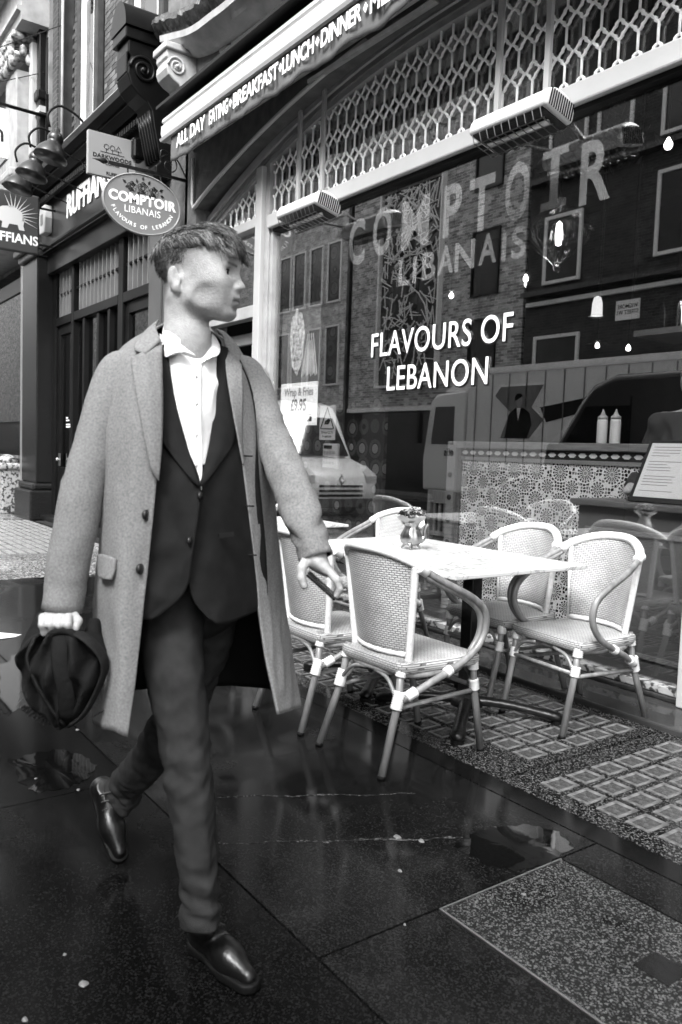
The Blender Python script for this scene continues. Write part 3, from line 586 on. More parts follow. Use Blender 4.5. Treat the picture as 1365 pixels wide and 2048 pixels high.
# oval restaurant sign
X0 = -8.2; cy, cz, ra, rb = 3.225, 3.80, .425, .31
ov = thing('oval_restaurant_sign', (X0, 3.7, 3.5), 'oval grey hanging sign with roses and white restaurant lettering on an iron bracket', 'sign')
def oval(a, b_, x0, x1): return MB().prism([(a*math.cos(t), b_*math.sin(t)) for t in np.linspace(0, 2*math.pi, 49)[:-1]], x0, x1, lambda u, v, w_: (w_, cy+u, cz+v))
oval(ra, rb, X0-.015, X0+.015).build('board', SGN, ov, auto=40); 
rg = MB(); rg.tube([(X0+.016, cy+(ra-.008)*math.cos(t), cz+(rb-.008)*math.sin(t)) for t in np.linspace(0, 2*math.pi, 61)[:-1]], .008, 6, True); rg.build('rim', SGL, ov, smooth=True)
ftext('COMPTOIR', .135, SHEET, X0+.0165, cy, cz-.005, 'sign_lettering', ov, .006, 1.0, spacing=1.08); ftext('LIBANAIS', .098, SHEET, X0+.0165, cy, cz-.105, 'sign_lettering', ov, 0, .95, spacing=1.05)
arc = 'FLAVOURS OF LEBANON'
for k, ch in enumerate(arc):
    if ch == ' ': continue
    s0 = (k-(len(arc)-1)/2)*.0435; t = -math.pi/2; ds = math.copysign(.001, s0)
    for _ in range(int(abs(s0)/.001)): t += ds/math.hypot((ra-.075)*math.sin(t), (rb-.06)*math.cos(t))
    y_, z_ = cy+(ra-.075)*math.cos(t), cz+(rb-.06)*math.sin(t)
    ftext(ch, .056, SHEET, X0+.0165, y_, z_, 'sign_letter', ov, .001, 1, roll=math.atan2(rb*math.cos(t), -ra*math.sin(t)))
rs = MB()
for (dy, dz, r_) in ((-.12,.16,.045),(0,.165,.055),(.12,.15,.045)):
    for j in range(3):
        rr = r_*(1-.3*j); rs.tube([(X0+.018, cy+dy+rr*(1+.12*math.sin(5*t+j))*math.cos(t), cz+dz+rr*(1+.12*math.sin(5*t+j))*math.sin(t)) for t in np.linspace(0, 6.28, 21)[:-1]], .0045, 5, True)
for dy, dz, an in ((-.19,.14,.4),(-.06,.2,1.8),(.06,.21,1.2),(.19,.13,-.3),(0,.24,1.57),(-.06,.12,-1),(.07,.115,-1.2),(.18,.17,.5),(-.18,.18,2.5)):
    ca, sa = math.cos(an), math.sin(an); rs.prism([(0,-.0),(.02,.014),(.05,0),(.02,-.014)], X0+.0155, X0+.019, lambda u, v, w_, dy=dy, dz=dz: (w_, cy+dy+u*ca-v*sa, cz+dz+u*sa+v*ca))
rs.build('rose_emblem', OUTL, ov)
zb = 4.15; br = MB(); br.bar((X0,3.74,zb-.0),(X0,2.86,zb+.0),.022,.03); br.build('bracket_bar', IRON, ov)
MB().lathe([(0,0),(.022,.02),(.03,.05),(.012,.1),(0,.17)], 8, (X0,2.86,zb), Matrix.Rotation(R(90), 3, 'X')).build('spear_finial', IRON, ov, smooth=True)
sc = MB(); sc.tube([(X0, 3.52+(.02+.09*t)*math.cos(t*9), zb+.12+(.02+.09*t)*math.sin(t*9)) for t in np.linspace(0, 1, 40)], .007, 6); sc.tube(catmull([(X0,3.72,zb+.02),(X0,3.6,zb+.2),(X0,3.44,zb+.26),(X0,3.42,zb+.18)], 14), .007, 6); sc.build('scrollwork', IRON, ov, smooth=True)
MB().box(X0-.03, X0+.03, 3.72, 3.745, 3.3, 4.5).build('wall_plate', IRON, ov)
for y_ in (cy-.16, cy+.2): MB().tube([(X0,y_,zb),(X0,y_,cz+rb*.9)], .008, 6).build('hanger', IRON, ov)
# square coffee sign
X1 = -9.3; dk_ = thing('square_coffee_sign', (X1, 3.7, 4.4), 'pale square projecting coffee sign with three little trees', 'sign')
MB().box(X1-.03, X1+.03, 3.0, 3.56, 4.35, 4.83).build('board', SGL, dk_, bevel=.006)
ftext('DARKWOODS', .062, OUTL, X1+.032, 3.28, 4.55, 'sign_lettering', dk_, .0015, 1.05, spacing=1.1); ftext('COFFEE', .045, OUTL, X1+.032, 3.28, 4.485, 'sign_lettering', dk_, .001, spacing=1.1); ftext('RUFFIANS', .05, OUTL, X1+.032, 3.32, 4.375, 'sign_lettering', dk_, .001)
em = MB()
for k, dy in enumerate((-.07, 0, .07)):
    em.tube([(X1+.032,3.28+dy,4.625),(X1+.032,3.28+dy,4.67)], .003, 5)
    em.tube([(X1+.032, 3.28+dy+.028*math.cos(t), 4.685+.028*math.sin(t)) for t in np.linspace(0, 6.28, 3 if k == 2 else 17)] if k < 2 else [(X1+.032,3.245+dy,4.66),(X1+.032,3.28+dy,4.72),(X1+.032,3.315+dy,4.66)], .003, 5, True)
em.tube([(X1+.032,3.14,4.622),(X1+.032,3.42,4.622)], .003, 5); em.build('tree_emblem', OUTL, dk_)
for z in (4.42, 4.76): MB().bar((X1,3.56,z),(X1,3.72,z),.02,.03).build('arm', IRON, dk_)
fl = MB(); fl.box(X1-.1, X1+.1, 3.5, 3.66, 4.62, 4.86); fl.build('floodlight', BLACK, dk_, bevel=.03)
# porcupine barber sign
X2 = -12.9; rfs = thing('barber_projecting_sign', (X2, 3.7, 4.2), 'dark square projecting sign with a white porcupine above barber lettering', 'sign')
MB().box(X2-.03, X2+.03, 2.55, 3.44, 4.13, 5.02).build('board', SGD, rfs, bevel=.04)
ftext('RUFFIANS', .19, SHEET, X2+.0325, 3.02, 4.27, 'sign_lettering', rfs, .005, .95)
PALE = mat('emblem_pale', .55, .5); pc = MB()
pc.prism([(-.25,-.06),(-.32,.0),(-.24,.06),(-.1,.14),(.05,.17),(.17,.1),(.22,.0),(.2,-.1),(.22,-.17),(.14,-.17),(.12,-.1),(0,-.1),(-.03,-.17),(-.11,-.17),(-.1,-.08)], X2+.0305, X2+.034, lambda u, v, w_: (w_, 3.0+u, 4.63+v))
pc.build('porcupine_body', PALE, rfs); qu = MB()
for k in range(11):
    t = R(112-13.5*k); qu.prism([(.13,-.008),(.36+.02*math.sin(k*2),0),(.13,.010)], X2+.0305, X2+.034, lambda u, v, w_, t=t: (w_, 3.06+u*math.cos(t)-v*math.sin(t), 4.66+u*math.sin(t)*.9+v*math.cos(t)))
qu.build('porcupine_quills', PALE, rfs)
for z in (4.3, 4.85): MB().bar((X2,3.44,z),(X2,3.70,z),.02,.03).build('arm', IRON, rfs)
# white sign high at the far left
X3 = -14.5; hs = thing('white_projecting_sign', (X3, 3.9, 6.8), 'white sign ending in the letter h on a long black pole at the left edge', 'sign')
MB().box(X3-.02, X3+.02, 2.5, 3.36, 5.98, 6.78).build('board', SHEET, hs, bevel=.01); ftext('h', .42, OUTL, X3+.0215, 3.3, 6.24, 'sign_lettering', hs, .003, 1, 'RIGHT')
MB().tube([(X3,2.3,6.86),(X3,3.99,6.84)], .03, 8).build('pole', IRON, hs, smooth=True); MB().box(X3-.04, X3+.04, 3.96, 4.0, 6.3, 7.2).build('wall_plate', IRON, hs)
wr = thing('overhead_cable', (-14.4, 3.95, 7.5), 'thin black cables strung across the far left facade', 'cable')
for z, xx in ((7.5,-14.6),(7.5+.35,-13.5)): MB().tube([(xx,3.96,z+.1),(-17,2.0,z-.2)], .008, 5).build('strand', IRON, wr)
# ------------------------------------------------------------------ restaurant interior
room = thing('restaurant_room', (-5, 6, 0), 'dim restaurant interior seen through the plate glass', 'room')
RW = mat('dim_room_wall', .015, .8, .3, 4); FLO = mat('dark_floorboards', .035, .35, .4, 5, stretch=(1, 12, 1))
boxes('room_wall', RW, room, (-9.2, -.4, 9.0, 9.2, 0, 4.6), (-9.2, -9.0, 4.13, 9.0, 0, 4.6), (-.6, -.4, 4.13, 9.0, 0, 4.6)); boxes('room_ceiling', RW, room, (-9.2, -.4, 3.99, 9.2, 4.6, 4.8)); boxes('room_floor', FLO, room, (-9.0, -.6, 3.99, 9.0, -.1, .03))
# star-mosaic partition
def mosaic():
    m = bpy.data.materials.new('star_mosaic'); m.use_nodes = True; nt = m.node_tree; b = nt.nodes['Principled BSDF']; L = nt.links.new; N = nt.nodes.new
    def mth(op, a, b_=None, c=None):
        n = N('ShaderNodeMath'); n.operation = op
        for i, v in enumerate((a, b_, c)):
            if v is None: continue
            if isinstance(v, (int, float)): n.inputs[i].default_value = v
            else: L(v, n.inputs[i])
        return n.outputs[0]
    tc = N('ShaderNodeTexCoord'); sp = N('ShaderNodeSeparateXYZ'); L(tc.outputs['Object'], sp.inputs[0]); x, z = sp.outputs['X'], sp.outputs['Z']
    P = .215
    def cell(ox, oz):
        u = mth('SUBTRACT', mth('WRAP', mth('ADD', x, ox), P, 0), P/2); v = mth('SUBTRACT', mth('WRAP', mth('ADD', z, oz), P, 0), P/2)
        r = mth('SQRT', mth('ADD', mth('MULTIPLY', u, u), mth('MULTIPLY', v, v))); th = mth('ARCTAN2', v, u); return r, th
    cb = N('ShaderNodeCombineXYZ'); L(x, cb.inputs['X']); L(z, cb.inputs['Y'])
    vo = N('ShaderNodeTexVoronoi'); vo.voronoi_dimensions = '2D'; vo.inputs['Scale'].default_value = 40; vo.inputs['Randomness'].default_value = .55; L(cb.outputs[0], vo.inputs['Vector'])
    ve = N('ShaderNodeTexVoronoi'); ve.voronoi_dimensions = '2D'; ve.feature = 'DISTANCE_TO_EDGE'; ve.inputs['Scale'].default_value = 40; ve.inputs['Randomness'].default_value = .55; L(cb.outputs[0], ve.inputs['Vector'])
    sc_ = N('ShaderNodeSeparateColor'); L(vo.outputs['Color'], sc_.inputs[0])
    cr = N('ShaderNodeValToRGB'); cr.color_ramp.interpolation = 'CONSTANT'; L(sc_.outputs[0], cr.inputs['Fac']); e = cr.color_ramp.elements
    e[0].color = g4(.008); e[1].position = .55; e[1].color = g4(.12); q = e.new(.75); q.color = g4(.55)
    tile = mth('GREATER_THAN', ve.outputs['Distance'], .13)
    base = mth('ADD', mth('MULTIPLY', cr.outputs['Color'], tile), mth('MULTIPLY', mth('SUBTRACT', 1, tile), .58))
    for ox, oz, R0, R1, npet, cv in ((0, 0, .018, .066, 16, .2), (P/2, P/2, .010, .054, 12, .01)):
        r, th = cell(ox, oz)
        pet = mth('GREATER_THAN', mth('SINE', mth('MULTIPLY', th, npet)), -.25)
        band = mth('MULTIPLY', mth('GREATER_THAN', r, R0), mth('LESS_THAN', r, R1)); inner = mth('LESS_THAN', r, R1+.009)
        mid = mth('LESS_THAN', mth('ABSOLUTE', mth('SUBTRACT', r, (R0+R1)/2+.006)), .004)
        col = mth('ADD', mth('MULTIPLY', mth('MULTIPLY', pet, band), .012), mth('MULTIPLY', mth('SUBTRACT', 1, mth('MULTIPLY', pet, band)), .58))
        col = mth('ADD', mth('MULTIPLY', col, mth('SUBTRACT', 1, mid)), mth('MULTIPLY', mid, .35))
        cen = mth('LESS_THAN', r, R0-.004); col = mth('ADD', mth('MULTIPLY', col, mth('SUBTRACT', 1, cen)), mth('MULTIPLY', cen, cv))
        base = mth('ADD', mth('MULTIPLY', base, mth('SUBTRACT', 1, inner)), mth('MULTIPLY', col, inner))
    L(base, b.inputs['Base Color']); b.inputs['Roughness'].default_value = .18
    return m
MOS = mosaic()
par = thing('tiled_partition', (-3.6, 4.6, .03), 'low partition of black and white star mosaic tiles behind the glass', 'partition')
MB().box(-4.70, -2.4, 4.60, 4.74, .031, 1.27).build('mosaic_panel', MOS, par)
MB().box(-4.72, -2.4, 4.59, 4.75, 1.271, 1.30).build('plain_tile_course', MIDG, par); MB().box(-4.72, -2.4, 4.59, 4.75, 1.301, 1.365).build('border_tile_course', mat('border_tile', .02, .2), par)
ch = MB()
for k in range(26): x = -4.66+k*.088; ch.prism([(-.035,0),(-.015,.016),(.015,.016),(.035,0),(.015,-.016),(-.015,-.016)], 4.586, 4.589, lambda u, v, w_, x=x: (x+u, w_, 1.333+v))
ch.build('border_chain', mat('border_pale', .5, .3), par)
MB().box(-4.74, -2.4, 4.56, 4.78, 1.366, 1.42).build('ledge', mat('ledge_wood', .14, .4, .3, 6, stretch=(1, 8, 8)), par, bevel=.006)
MB().box(-4.84, -4.75, 4.56, 4.62, .031, 1.42).build('studded_strip', MIDG, par, bevel=.004)
for k in range(7): MB().lathe([(.024,0),(.022,.008),(.012,.016),(0,.018)], 10, (-4.795,4.56,.22+k*.185), Matrix.Rotation(R(90), 3, 'X')).build('stud', BLACK, par, smooth=True)
MB().box(-4.745, -4.705, 4.585, 4.64, .031, 1.36).build('edge_tiles', mat('edge_tile', .08, .3, .8, 60), par)
# host desk
DESKM = mat('desk_grey_paint', .09, .45, .15, 5)
dsk = thing('host_desk', (-2.7, 4.4, .03), 'grey panelled host desk inside the window at the right', 'desk')
MB().box(-3.22, -2.0, 4.2, 4.55, .031, 1.02).build('carcass', DESKM, dsk); MB().box(-3.26, -2.0, 4.15, 4.58, 1.021, 1.06).build('top', DESKM, dsk, bevel=.008)
for q in ((-3.16,-2.05,.86,.89),(-3.16,-2.05,.14,.17),(-3.16,-3.13,.171,.859)): MB().box(q[0], q[1], 4.185, 4.2, q[2], q[3]).build('panel_moulding', MIDG, dsk, bevel=.004)
mn = thing('menu_board', (-2.75, 4.3, 1.06), 'menu sheet on a dark tilted board standing on the host desk', 'menu')
T = Matrix.Translation((-2.72, 4.27, 1.068)) @ Matrix.Rotation(R(-28), 4, 'X')
MB().box(-.2, .2, 0, .015, 0, .42, T).build('board', BLACK, mn); MB().box(-.175, .19, -.003, -.001, .03, .40, T).build('sheet', mat('menu_paper', .5, .6), mn)
ln = MB()
for k in range(16):
    if k % 5 != 4: ln.box(-.15, -.15+.12+.1*random.random(), -.0042, -.0032, .37-k*.02, .374-k*.02, T)
ln.build('menu_print', MIDG, mn)
for k, x in enumerate((-3.42, -3.33)):
    s = thing('squeezy_bottle', (x, 4.66+.02*k, 1.42), ('front' if k == 0 else 'rear')+' pale plastic squeezy sauce bottle on the partition ledge', 'bottle', 'sauce bottles on the ledge')
    MB().lathe([(0,0),(.035,0),(.036,.01),(.036,.15),(.033,.165)], 16, ORG[s.name]).build('body', mat('sauce_plastic', .42, .35), s, smooth=True); MB().lathe([(.034,.166),(.034,.185),(.018,.195),(.006,.225),(.004,.235),(0,.235)], 12, ORG[s.name]).build('nozzle_cap', SGL, s, smooth=True)
# wrought-iron screen
irn = thing('wrought_iron_screen', (-7.2, 5.5, .03), 'pale scrolled wrought-iron screen inside behind the parked van reflection', 'screen')
IRW = mat('pale_ironwork', .42, .4); fr = MB()
for x in (-7.68, -6.84): fr.box(x-.015, x+.015, 5.48, 5.51, .031, 1.62)
for z in (.15, .6, 1.07, 1.6): fr.box(-7.665, -6.855, 5.485, 5.505, z-.01, z+.01)
fr.build('frame', IRW, irn); scr = MB()
def spiral(cx, cz, r, s, up):
    return [(cx+s*(r-r*.8*t)*math.cos(t*9+(0)), 5.495, cz+up*(r-r*.8*t)*math.sin(t*9)) for t in np.linspace(0, 1, 18)]
for i in range(4):
    cx = -7.575+i*.21
    for zr, upr in ((.08,1),(.29,-1),(.47,1),(.72,-1),(.94,1),(1.2,-1),(1.47,1)):
        for s in (-1, 1): scr.tube(spiral(cx+s*.045, zr+.05, .042, s, upr), .006, 5)
    for z0, z1 in ((.17,.43),(.62,.92),(1.09,1.42)):
        for s in (-1, 1): scr.tube(catmull([(cx,5.495,z0),(cx+s*.085,5.495,(z0+z1)/2),(cx,5.495,z1)], 8), .006, 5)
    scr.tube([(cx+.105,5.495,.1),(cx+.105,5.495,1.6)], .006, 5)
scr.build('scrollwork', IRW, irn)
# slatted wooden chair
wc = thing('wooden_slat_chair', (-5.3, 5.05, .03), 'dark wooden slat-back dining chair inside by the studded strip', 'chair')
WD = mat('brown_wood', .10, .4, .3, 6, stretch=(8, 8, 1)); wx, wy = -5.32, 5.05
for s in (-1, 1): MB().box(wx+s*.23-.022, wx+s*.23+.022, wy-.03, wy+.02, .031, .98).build('back_post', WD, wc, bevel=.005); MB().box(wx+s*.23-.02, wx+s*.23+.02, wy+.38, wy+.42, .031, .46).build('leg', WD, wc, bevel=.005)
MB().box(wx-.207, wx+.207, wy-.025, wy+.012, .86, .98).build('top_rail', WD, wc, bevel=.006); MB().box(wx-.207, wx+.207, wy-.02, wy+.01, .56, .60).build('lower_rail', WD, wc)
for k in range(6): x = wx-.17+k*.068; MB().box(x-.014, x+.014, wy-.012, wy+.004, .601, .859).build('slat', WD, wc)
MB().box(wx-.24, wx+.24, wy-.0+.021, wy+.44, .462, .50).build('seat', WD, wc, bevel=.008)
# patterned door lining
def hexpat():
    m = mat('hexagon_wallpaper', .05, .5); nt = m.node_tree; L = nt.links.new; N = nt.nodes.new; b = nt.nodes['Principled BSDF']
    tc = N('ShaderNodeTexCoord'); vo = N('ShaderNodeTexVoronoi'); vo.inputs['Scale'].default_value = 4.5; vo.inputs['Randomness'].default_value = .25; L(tc.outputs['Object'], vo.inputs['Vector'])
    cr = N('ShaderNodeValToRGB'); cr.color_ramp.interpolation = 'CONSTANT'; L(vo.outputs['Distance'], cr.inputs['Fac']); e = cr.color_ramp.elements
    e[0].color = g4(.02); e[1].position = .18; e[1].color = g4(.18); q = e.new(.34); q.color = g4(.01); q = e.new(.38); q.color = g4(.06); q = e.new(.52); q.color = g4(.02)
    L(cr.outputs['Color'], b.inputs['Base Color']); return m
HEX = hexpat()
MB().box(-9.0, -6.6, 5.3, 5.34, .031, 4.5).build('patterned_partition', HEX, room)
MB().box(-7.8, -6.9, 4.02, 4.07, 2.36, 2.48).build('door_rail', MIDG, room, bevel=.01)
# posters and notices on the glass
ps = thing('food_offer_poster', (-6.2, 3.97, 1.5), 'food offer poster with a wrap picture above a white price card', 'poster')
MB().box(-6.53, -5.91, 3.97, 3.974, 1.53, 1.92).build('price_card', SHEET, ps)
text('Wrap & Fries', .105, MIDG, face(-6.22, 3.969, 1.80), 'card_lettering', ps, .0008, .002, .85, 'CENTER'); text('£9.95', .15, BLACK, face(-6.22, 3.969, 1.665), 'card_lettering', ps, .0008, .004, .8, 'CENTER')
MB().box(-6.45, -5.99, 3.9675, 3.9695, 1.565, 1.635).build('card_band', CHAR, ps); text('Eat In & Takeaway, All Week  12-5pm', .035, SHEET, face(-6.22, 3.967, 1.588), 'card_lettering', ps, .0004, 0, .72, 'CENTER')
PH = mat('poster_backing', .3, .4, .3, 5); PH.node_tree.nodes['Principled BSDF'].inputs['Alpha'].default_value = .25
MB().box(-6.54, -5.90, 3.971, 3.974, 1.925, 2.62).build('picture_sheet', PH, ps)
FOOD = mat('food_print', .12, .6, 0, 26, v2=.8, thr=(.35, .65)); FRI = mat('fries_print', .5, .6, .3, 10)
MB().prism([(-.09,-.22),(-.14,0),(-.12,.2),(-.03,.30),(.06,.24),(.12,.08),(.08,-.2),(0,-.32)], 3.968, 3.9705, lambda u, v, w_: (-6.26+u, w_, 2.30+v)).build('wrap_print', FOOD, ps)
fr = MB()
for k in range(11): a = R(60+k*6); x = -6.18+.025*k; fr.bar((x,3.969,1.97+.01*(k % 3)),(x+.26*math.cos(a)*.6,3.969,1.97+.34+.04*math.sin(k*2)),.014,.002, up=(0,1,0))
fr.build('fries_print', FRI, ps)
no = thing('camera_notice', (-5.8, 3.97, 1.4), 'small security camera notice with a black triangle on the window', 'notice')
NT = mat('notice_card', .3, .5); MB().box(-5.86, -5.62, 3.97, 3.973, 1.40, 1.70).build('card', NT, no)
tr = MB(); tr.tube([(-5.84,3.968,1.50),(-5.64,3.968,1.50),(-5.74,3.968,1.68)], .007, 4, True); tr.build('triangle', BLACK, no); MB().prism([(-.04,-.01),(.02,-.01),(.05,.02),(.03,.045),(-.03,.02)], 3.967, 3.969, lambda u, v, w_: (-5.745+u, w_, 1.545+v)).build('camera_symbol', BLACK, no)
text('24 hour CCTV\nin operation', .032, BLACK, face(-5.74, 3.9685, 1.455), 'notice_lettering', no, .0004, 0, .9, 'CENTER')
kp = thing('keypad', (-5.7, 3.98, 1.2), 'grey entry keypad mounted behind the glass under the camera notice', 'keypad')
MB().box(-5.80, -5.58, 3.97, 4.0, 1.16, 1.37).build('case', SGL, kp, bevel=.008)
for i in range(4):
    for j in range(3): MB().box(-5.78+.045*i, -5.75+.045*i, 3.964, 3.97, 1.19+.045*j, 1.215+.045*j).build('key', MIDG, kp)
MB().box(-5.78, -5.66, 3.966, 3.97, 1.325, 1.355).build('display', BLACK, kp)
# pendant lamps
BULB = emis('lit_filament', .9, 3.0); FROST = emis('frosted_lamp_glass', .6, .25)
def pendant(px, py, Y, size, kind, label):
    c = fac(px, py, Y); t = thing('pendant_lamp', tuple(c), label, 'lamp', 'pendant lamps in the restaurant'); c = Vector(c)
    MB().tube([c+Vector((0,0,size*.95)), Vector((c.x,c.y,4.6))], .006, 5).build('cord', CHAR, t)
    if kind == 'onion':
        mb = MB(); n = 36; pr = [(.12,1.12),(.5,.92),(.88,.55),(1,.15),(.9,-.25),(.62,-.62),(.3,-.92),(.14,-1.12),(.10,-1.35)]
        for i in range(len(pr)-1): pass
        g = [[c+Vector((size*r_*(1+.05*math.cos(12*a))*math.cos(a), size*r_*(1+.05*math.cos(12*a))*math.sin(a), size*.85*z_)) for a in [2*math.pi*k/n for k in range(n)]] for r_, z_ in pr]
        mb.grid(g, False, True); mb.build('glass_globe', CLEAR, t, smooth=True); MB().lathe([(.12,.95),(.14,1.15),(0,1.15)], 10, c, Matrix.Diagonal((size,size,size))).build('cap', CHROME, t)
        MB().lathe([(0,-.35),(.09,-.3),(.11,0),(.09,.35),(0,.45)], 10, c, Matrix.Diagonal((size,size,size))).build('bulb', BULB, t, smooth=True)
    elif kind == 'tulip':
        MB().lathe([(.62,-1),(.55,-.8),(.5,.3),(.35,.85),(.1,1),(0,1)], 20, c, Matrix.Diagonal((size,size,size))).build('shade', FROST, t, smooth=True)
        MB().lathe([(.9,-1.12),(.7,-.95),(.6,-1.0)], 20, c, Matrix.Diagonal((size,size,size))).build('ruffled_rim', CLEAR, t, smooth=True)
    else:
        MB().lathe([(0,-.5),(.3,-.42),(.46,-.1),(.44,.2),(.24,.55),(.14,.8),(0,.8)], 14, c, Matrix.Diagonal((size,size,size))).build('bulb', BULB, t, smooth=True)
        if kind == 'drop': MB().lathe([(.02,-1.9),(.55,-1.2),(1.15,-.1),(1.1,.6),(.6,1.2),(.3,1.3)], 16, c, Matrix.Diagonal((size,size,size))).build('glass_drop', CLEAR, t, smooth=True)
        if kind == 'flower': MB().lathe([(2.6,.2),(2.2,.7),(1.2,1.1),(.4,1.2)], 12, c, Matrix.Diagonal((size,size,size))).build('glass_flower', CLEAR, t, smooth=True)
for a in ((1118,470,5.2,.25,'onion','large ribbed clear glass globe lamp glowing inside the window'), (1052,558,5.4,.05,'drop','small teardrop glass lamp left of the ribbed globe'), (702,583,5.6,.045,'flower','glowing bulb in a glass flower by the left brick windows'), (684,612,6.2,.04,'flower','dimmer glowing bulb just below the flower lamp on the left'), (903,592,5.6,.05,'flower','glowing bulb under the word on the glass at mid window'), (833,684,6.0,.04,'flower','glowing bulb in the letter gap above the lower words'), (1195,612,5.2,.075,'tulip','frosted tulip lamp with a ruffled rim'), (1257,697,5.6,.04,'bare','small bare bulb above the truck reflection'), (1337,290,4.9,.06,'bare','round bright bulb at the upper right of the window'), (1195,692,5.9,.04,'flower','small lit flower lamp below the frosted tulip'), (965,185,6.2,.04,'bare','bright bulb seen through the lattice')): pendant(*a)
# hanging garland
gar = thing('hanging_garland', tuple(fac(1190, 285, 5.0)), 'dark leafy flower garland hanging behind the large window letters', 'garland')
LEAF = mat('garland_leaf', .018, .6, .5, 20); FLW = mat('garland_flower', .16, .7, .6, 20)
for name, m, n_, sz in (('leaves', LEAF, 420, .05), ('blossoms', FLW, 40, .022)):
    mb = MB()
    for k in range(n_):
        t = random.random(); c = Vector(fac(1090+t*190, 320-t*70, 5.0))+Vector((random.gauss(0,.05), random.gauss(0,.1), random.gauss(0,.085)))
        if name == 'leaves':
            q = Matrix.Rotation(random.random()*6.3, 3, Vector((random.gauss(0,1),random.gauss(0,1),random.gauss(0,1))).normalized())
            mb.add([c+q @ Vector(p_)*sz for p_ in ((0,-1,0),(.45,0,.15),(0,1.1,0),(-.45,0,.15))], [(0,1,2,3)])
        else: mb.lathe([(0,-.8),(.7,-.5),(1,0),(.7,.6),(0,.8)], 7, c, Matrix.Diagonal((sz,sz,sz)))
    mb.build(name, m, gar, smooth=name != 'leaves')
MB().tube([fac(1190,235,5.0), (fac(1190,235,5.0)[0],5.0,4.6)], .006, 5).build('cord', CHAR, gar)
# mirror-sided display case
dc = thing('display_case', tuple(fac(1320, 660, 5.0)), 'dark glass display case of glinting bottles at the right window edge', 'cabinet')
p0, p1 = fac(1268, 662, 5.0), fac(1365, 590, 5.0)
MB().box(p0[0], p1[0]+.5, 5.0, 5.5, p0[2]-.04, p0[2]).build('shelf', MIDG, dc); MB().box(p0[0], p1[0]+.5, 5.02, 5.5, p0[2]+.36, p0[2]+.4).build('top', BLACK, dc); MB().box(p0[0]+.01, p1[0]+.5, 5.45, 5.5, p0[2]+.001, p0[2]+.359).build('back', BLACK, dc)
for k in range(5): MB().lathe([(.03,0),(.035,.02),(.035,.18),(.012,.22),(.012,.28),(0,.28)], 10, (p0[0]+.1+.13*k,5.2,p0[2]+.001)).build('bottle', CHROME if k % 2 else BLACK, dc, smooth=True)
MB().box(p0[0]-.02, p0[0], 5.0, 5.5, 3.9, 4.6).build('hanger', CHAR, dc); MB().box(p0[0]-.02, p0[0], 5.0, 5.5, p0[2]+.001, 3.899).build('side', BLACK, dc)
# staff member behind the desk, seen only as a dark torso and arm at the window edge
def smin0(a, b, k): h = np.clip(.5+.5*(b-a)/k, 0, 1); return b+(a-b)*h-k*h*(1-h)
STAFF = (fac(1388, 840, 4.75)[0], 4.75, .03)
# ------------------------------------------------------------------ opposite side of the street (seen mirrored in the window)
OY = -10.1
OB1 = brickmat('opposite_brick', .16, .6, .65, w=.24, h=.085, bump=.4); OB2 = brickmat('opposite_pale_brick', .3, .6, .65, w=.24, h=.085, bump=.4); OB3 = brickmat('opposite_dark_brick', .02, .05, .07, bump=.4)
PANE = mat('opposite_pane', .012, .12)
FRW = mat('opposite_white_frame', .75, .5)
def obld(name, x0, x1, z0, z1, m, wins, label, fw=.09, frm=None):
    b = thing(name, ((x0+x1)/2, OY, 0), label, 'building')
    MB().box(x0, x1, OY-8, OY, z0, z1).build('wall', m, b)
    for (a, c, zb, zt) in wins:
        w_ = MB().box(a, c, OY+.002, OY+.02, zb, zt).build('window', PANE, b)
        if frm is not None:
            f_ = MB(); f_.box(a-fw, a, OY+.001, OY+.07, zb-fw, zt+fw); f_.box(c, c+fw, OY+.001, OY+.07, zb-fw, zt+fw); f_.box(a, c, OY+.001, OY+.07, zt, zt+fw); f_.box(a, c, OY+.001, OY+.09, zb-fw, zb); f_.build('frame', frm, w_)
    return b
lw = []
for zt in (3.95, 7.15, 10.35, 13.3):
    for x0 in (-31, -29.85, -28.75, -27.5, -26.25):
        lw.append((x0, x0+.8, zt, zt+(2.2 if zt < 12 else 1.2)))
b1 = obld('pale_brick_building', -110, -24.9, 2.95, 15.5, OB2, lw, 'pale brick block with rows of white framed windows across the street', .07, FRW)
mw = [(-18.3,-17.25,6.3,8.2),(-18.3,-17.25,9.5,11.2),(-18.3,-17.25,3.7,5.5),(-18.3,-17.25,12.4,14)]
b2 = obld('brick_gable_building', -24.7, -16.2, 2.95, 16.5, OB1, mw, 'brick building with a tall screen of woven metal across the street', .05, BLACK)
MB().box(-24.88, -24.72, OY-.3, OY+.12, .0, 15.5).build('downpipe', IRON, b1)
MB().box(-22.85, -19.75, OY+.002, OY+.03, 3.7, 10.4).build('screen_recess', PANE, b2)
f_ = MB(); f_.box(-22.92, -22.85, OY+.001, OY+.2, 3.63, 10.47); f_.box(-19.75, -19.68, OY+.001, OY+.2, 3.63, 10.47); f_.box(-22.85, -19.75, OY+.001, OY+.2, 10.4, 10.47); f_.box(-22.85, -19.75, OY+.001, OY+.2, 3.63, 3.7); f_.build('screen_frame', FRW, b2)
sc = MB()
for k in range(420):
    x, z = random.uniform(-22.75,-19.85), 10.35-6.4*random.random()**1.5; a = random.uniform(0, math.pi); l = random.uniform(.25,.8)
    p, q = Vector((x-l/2*math.cos(a), OY+.1+random.random()*.06, z-l/2*math.sin(a))), Vector((x+l/2*math.cos(a), OY+.1+random.random()*.06, z+l/2*math.sin(a)))
    if min(p.x,q.x) > -22.84 and max(p.x,q.x) < -19.76 and min(p.z,q.z) > 3.72 and max(p.z,q.z) < 10.38: sc.bar(p, q, .03, .03)
sc.build('woven_metal_strips', FRW, b2)
s2_ = MB(); 
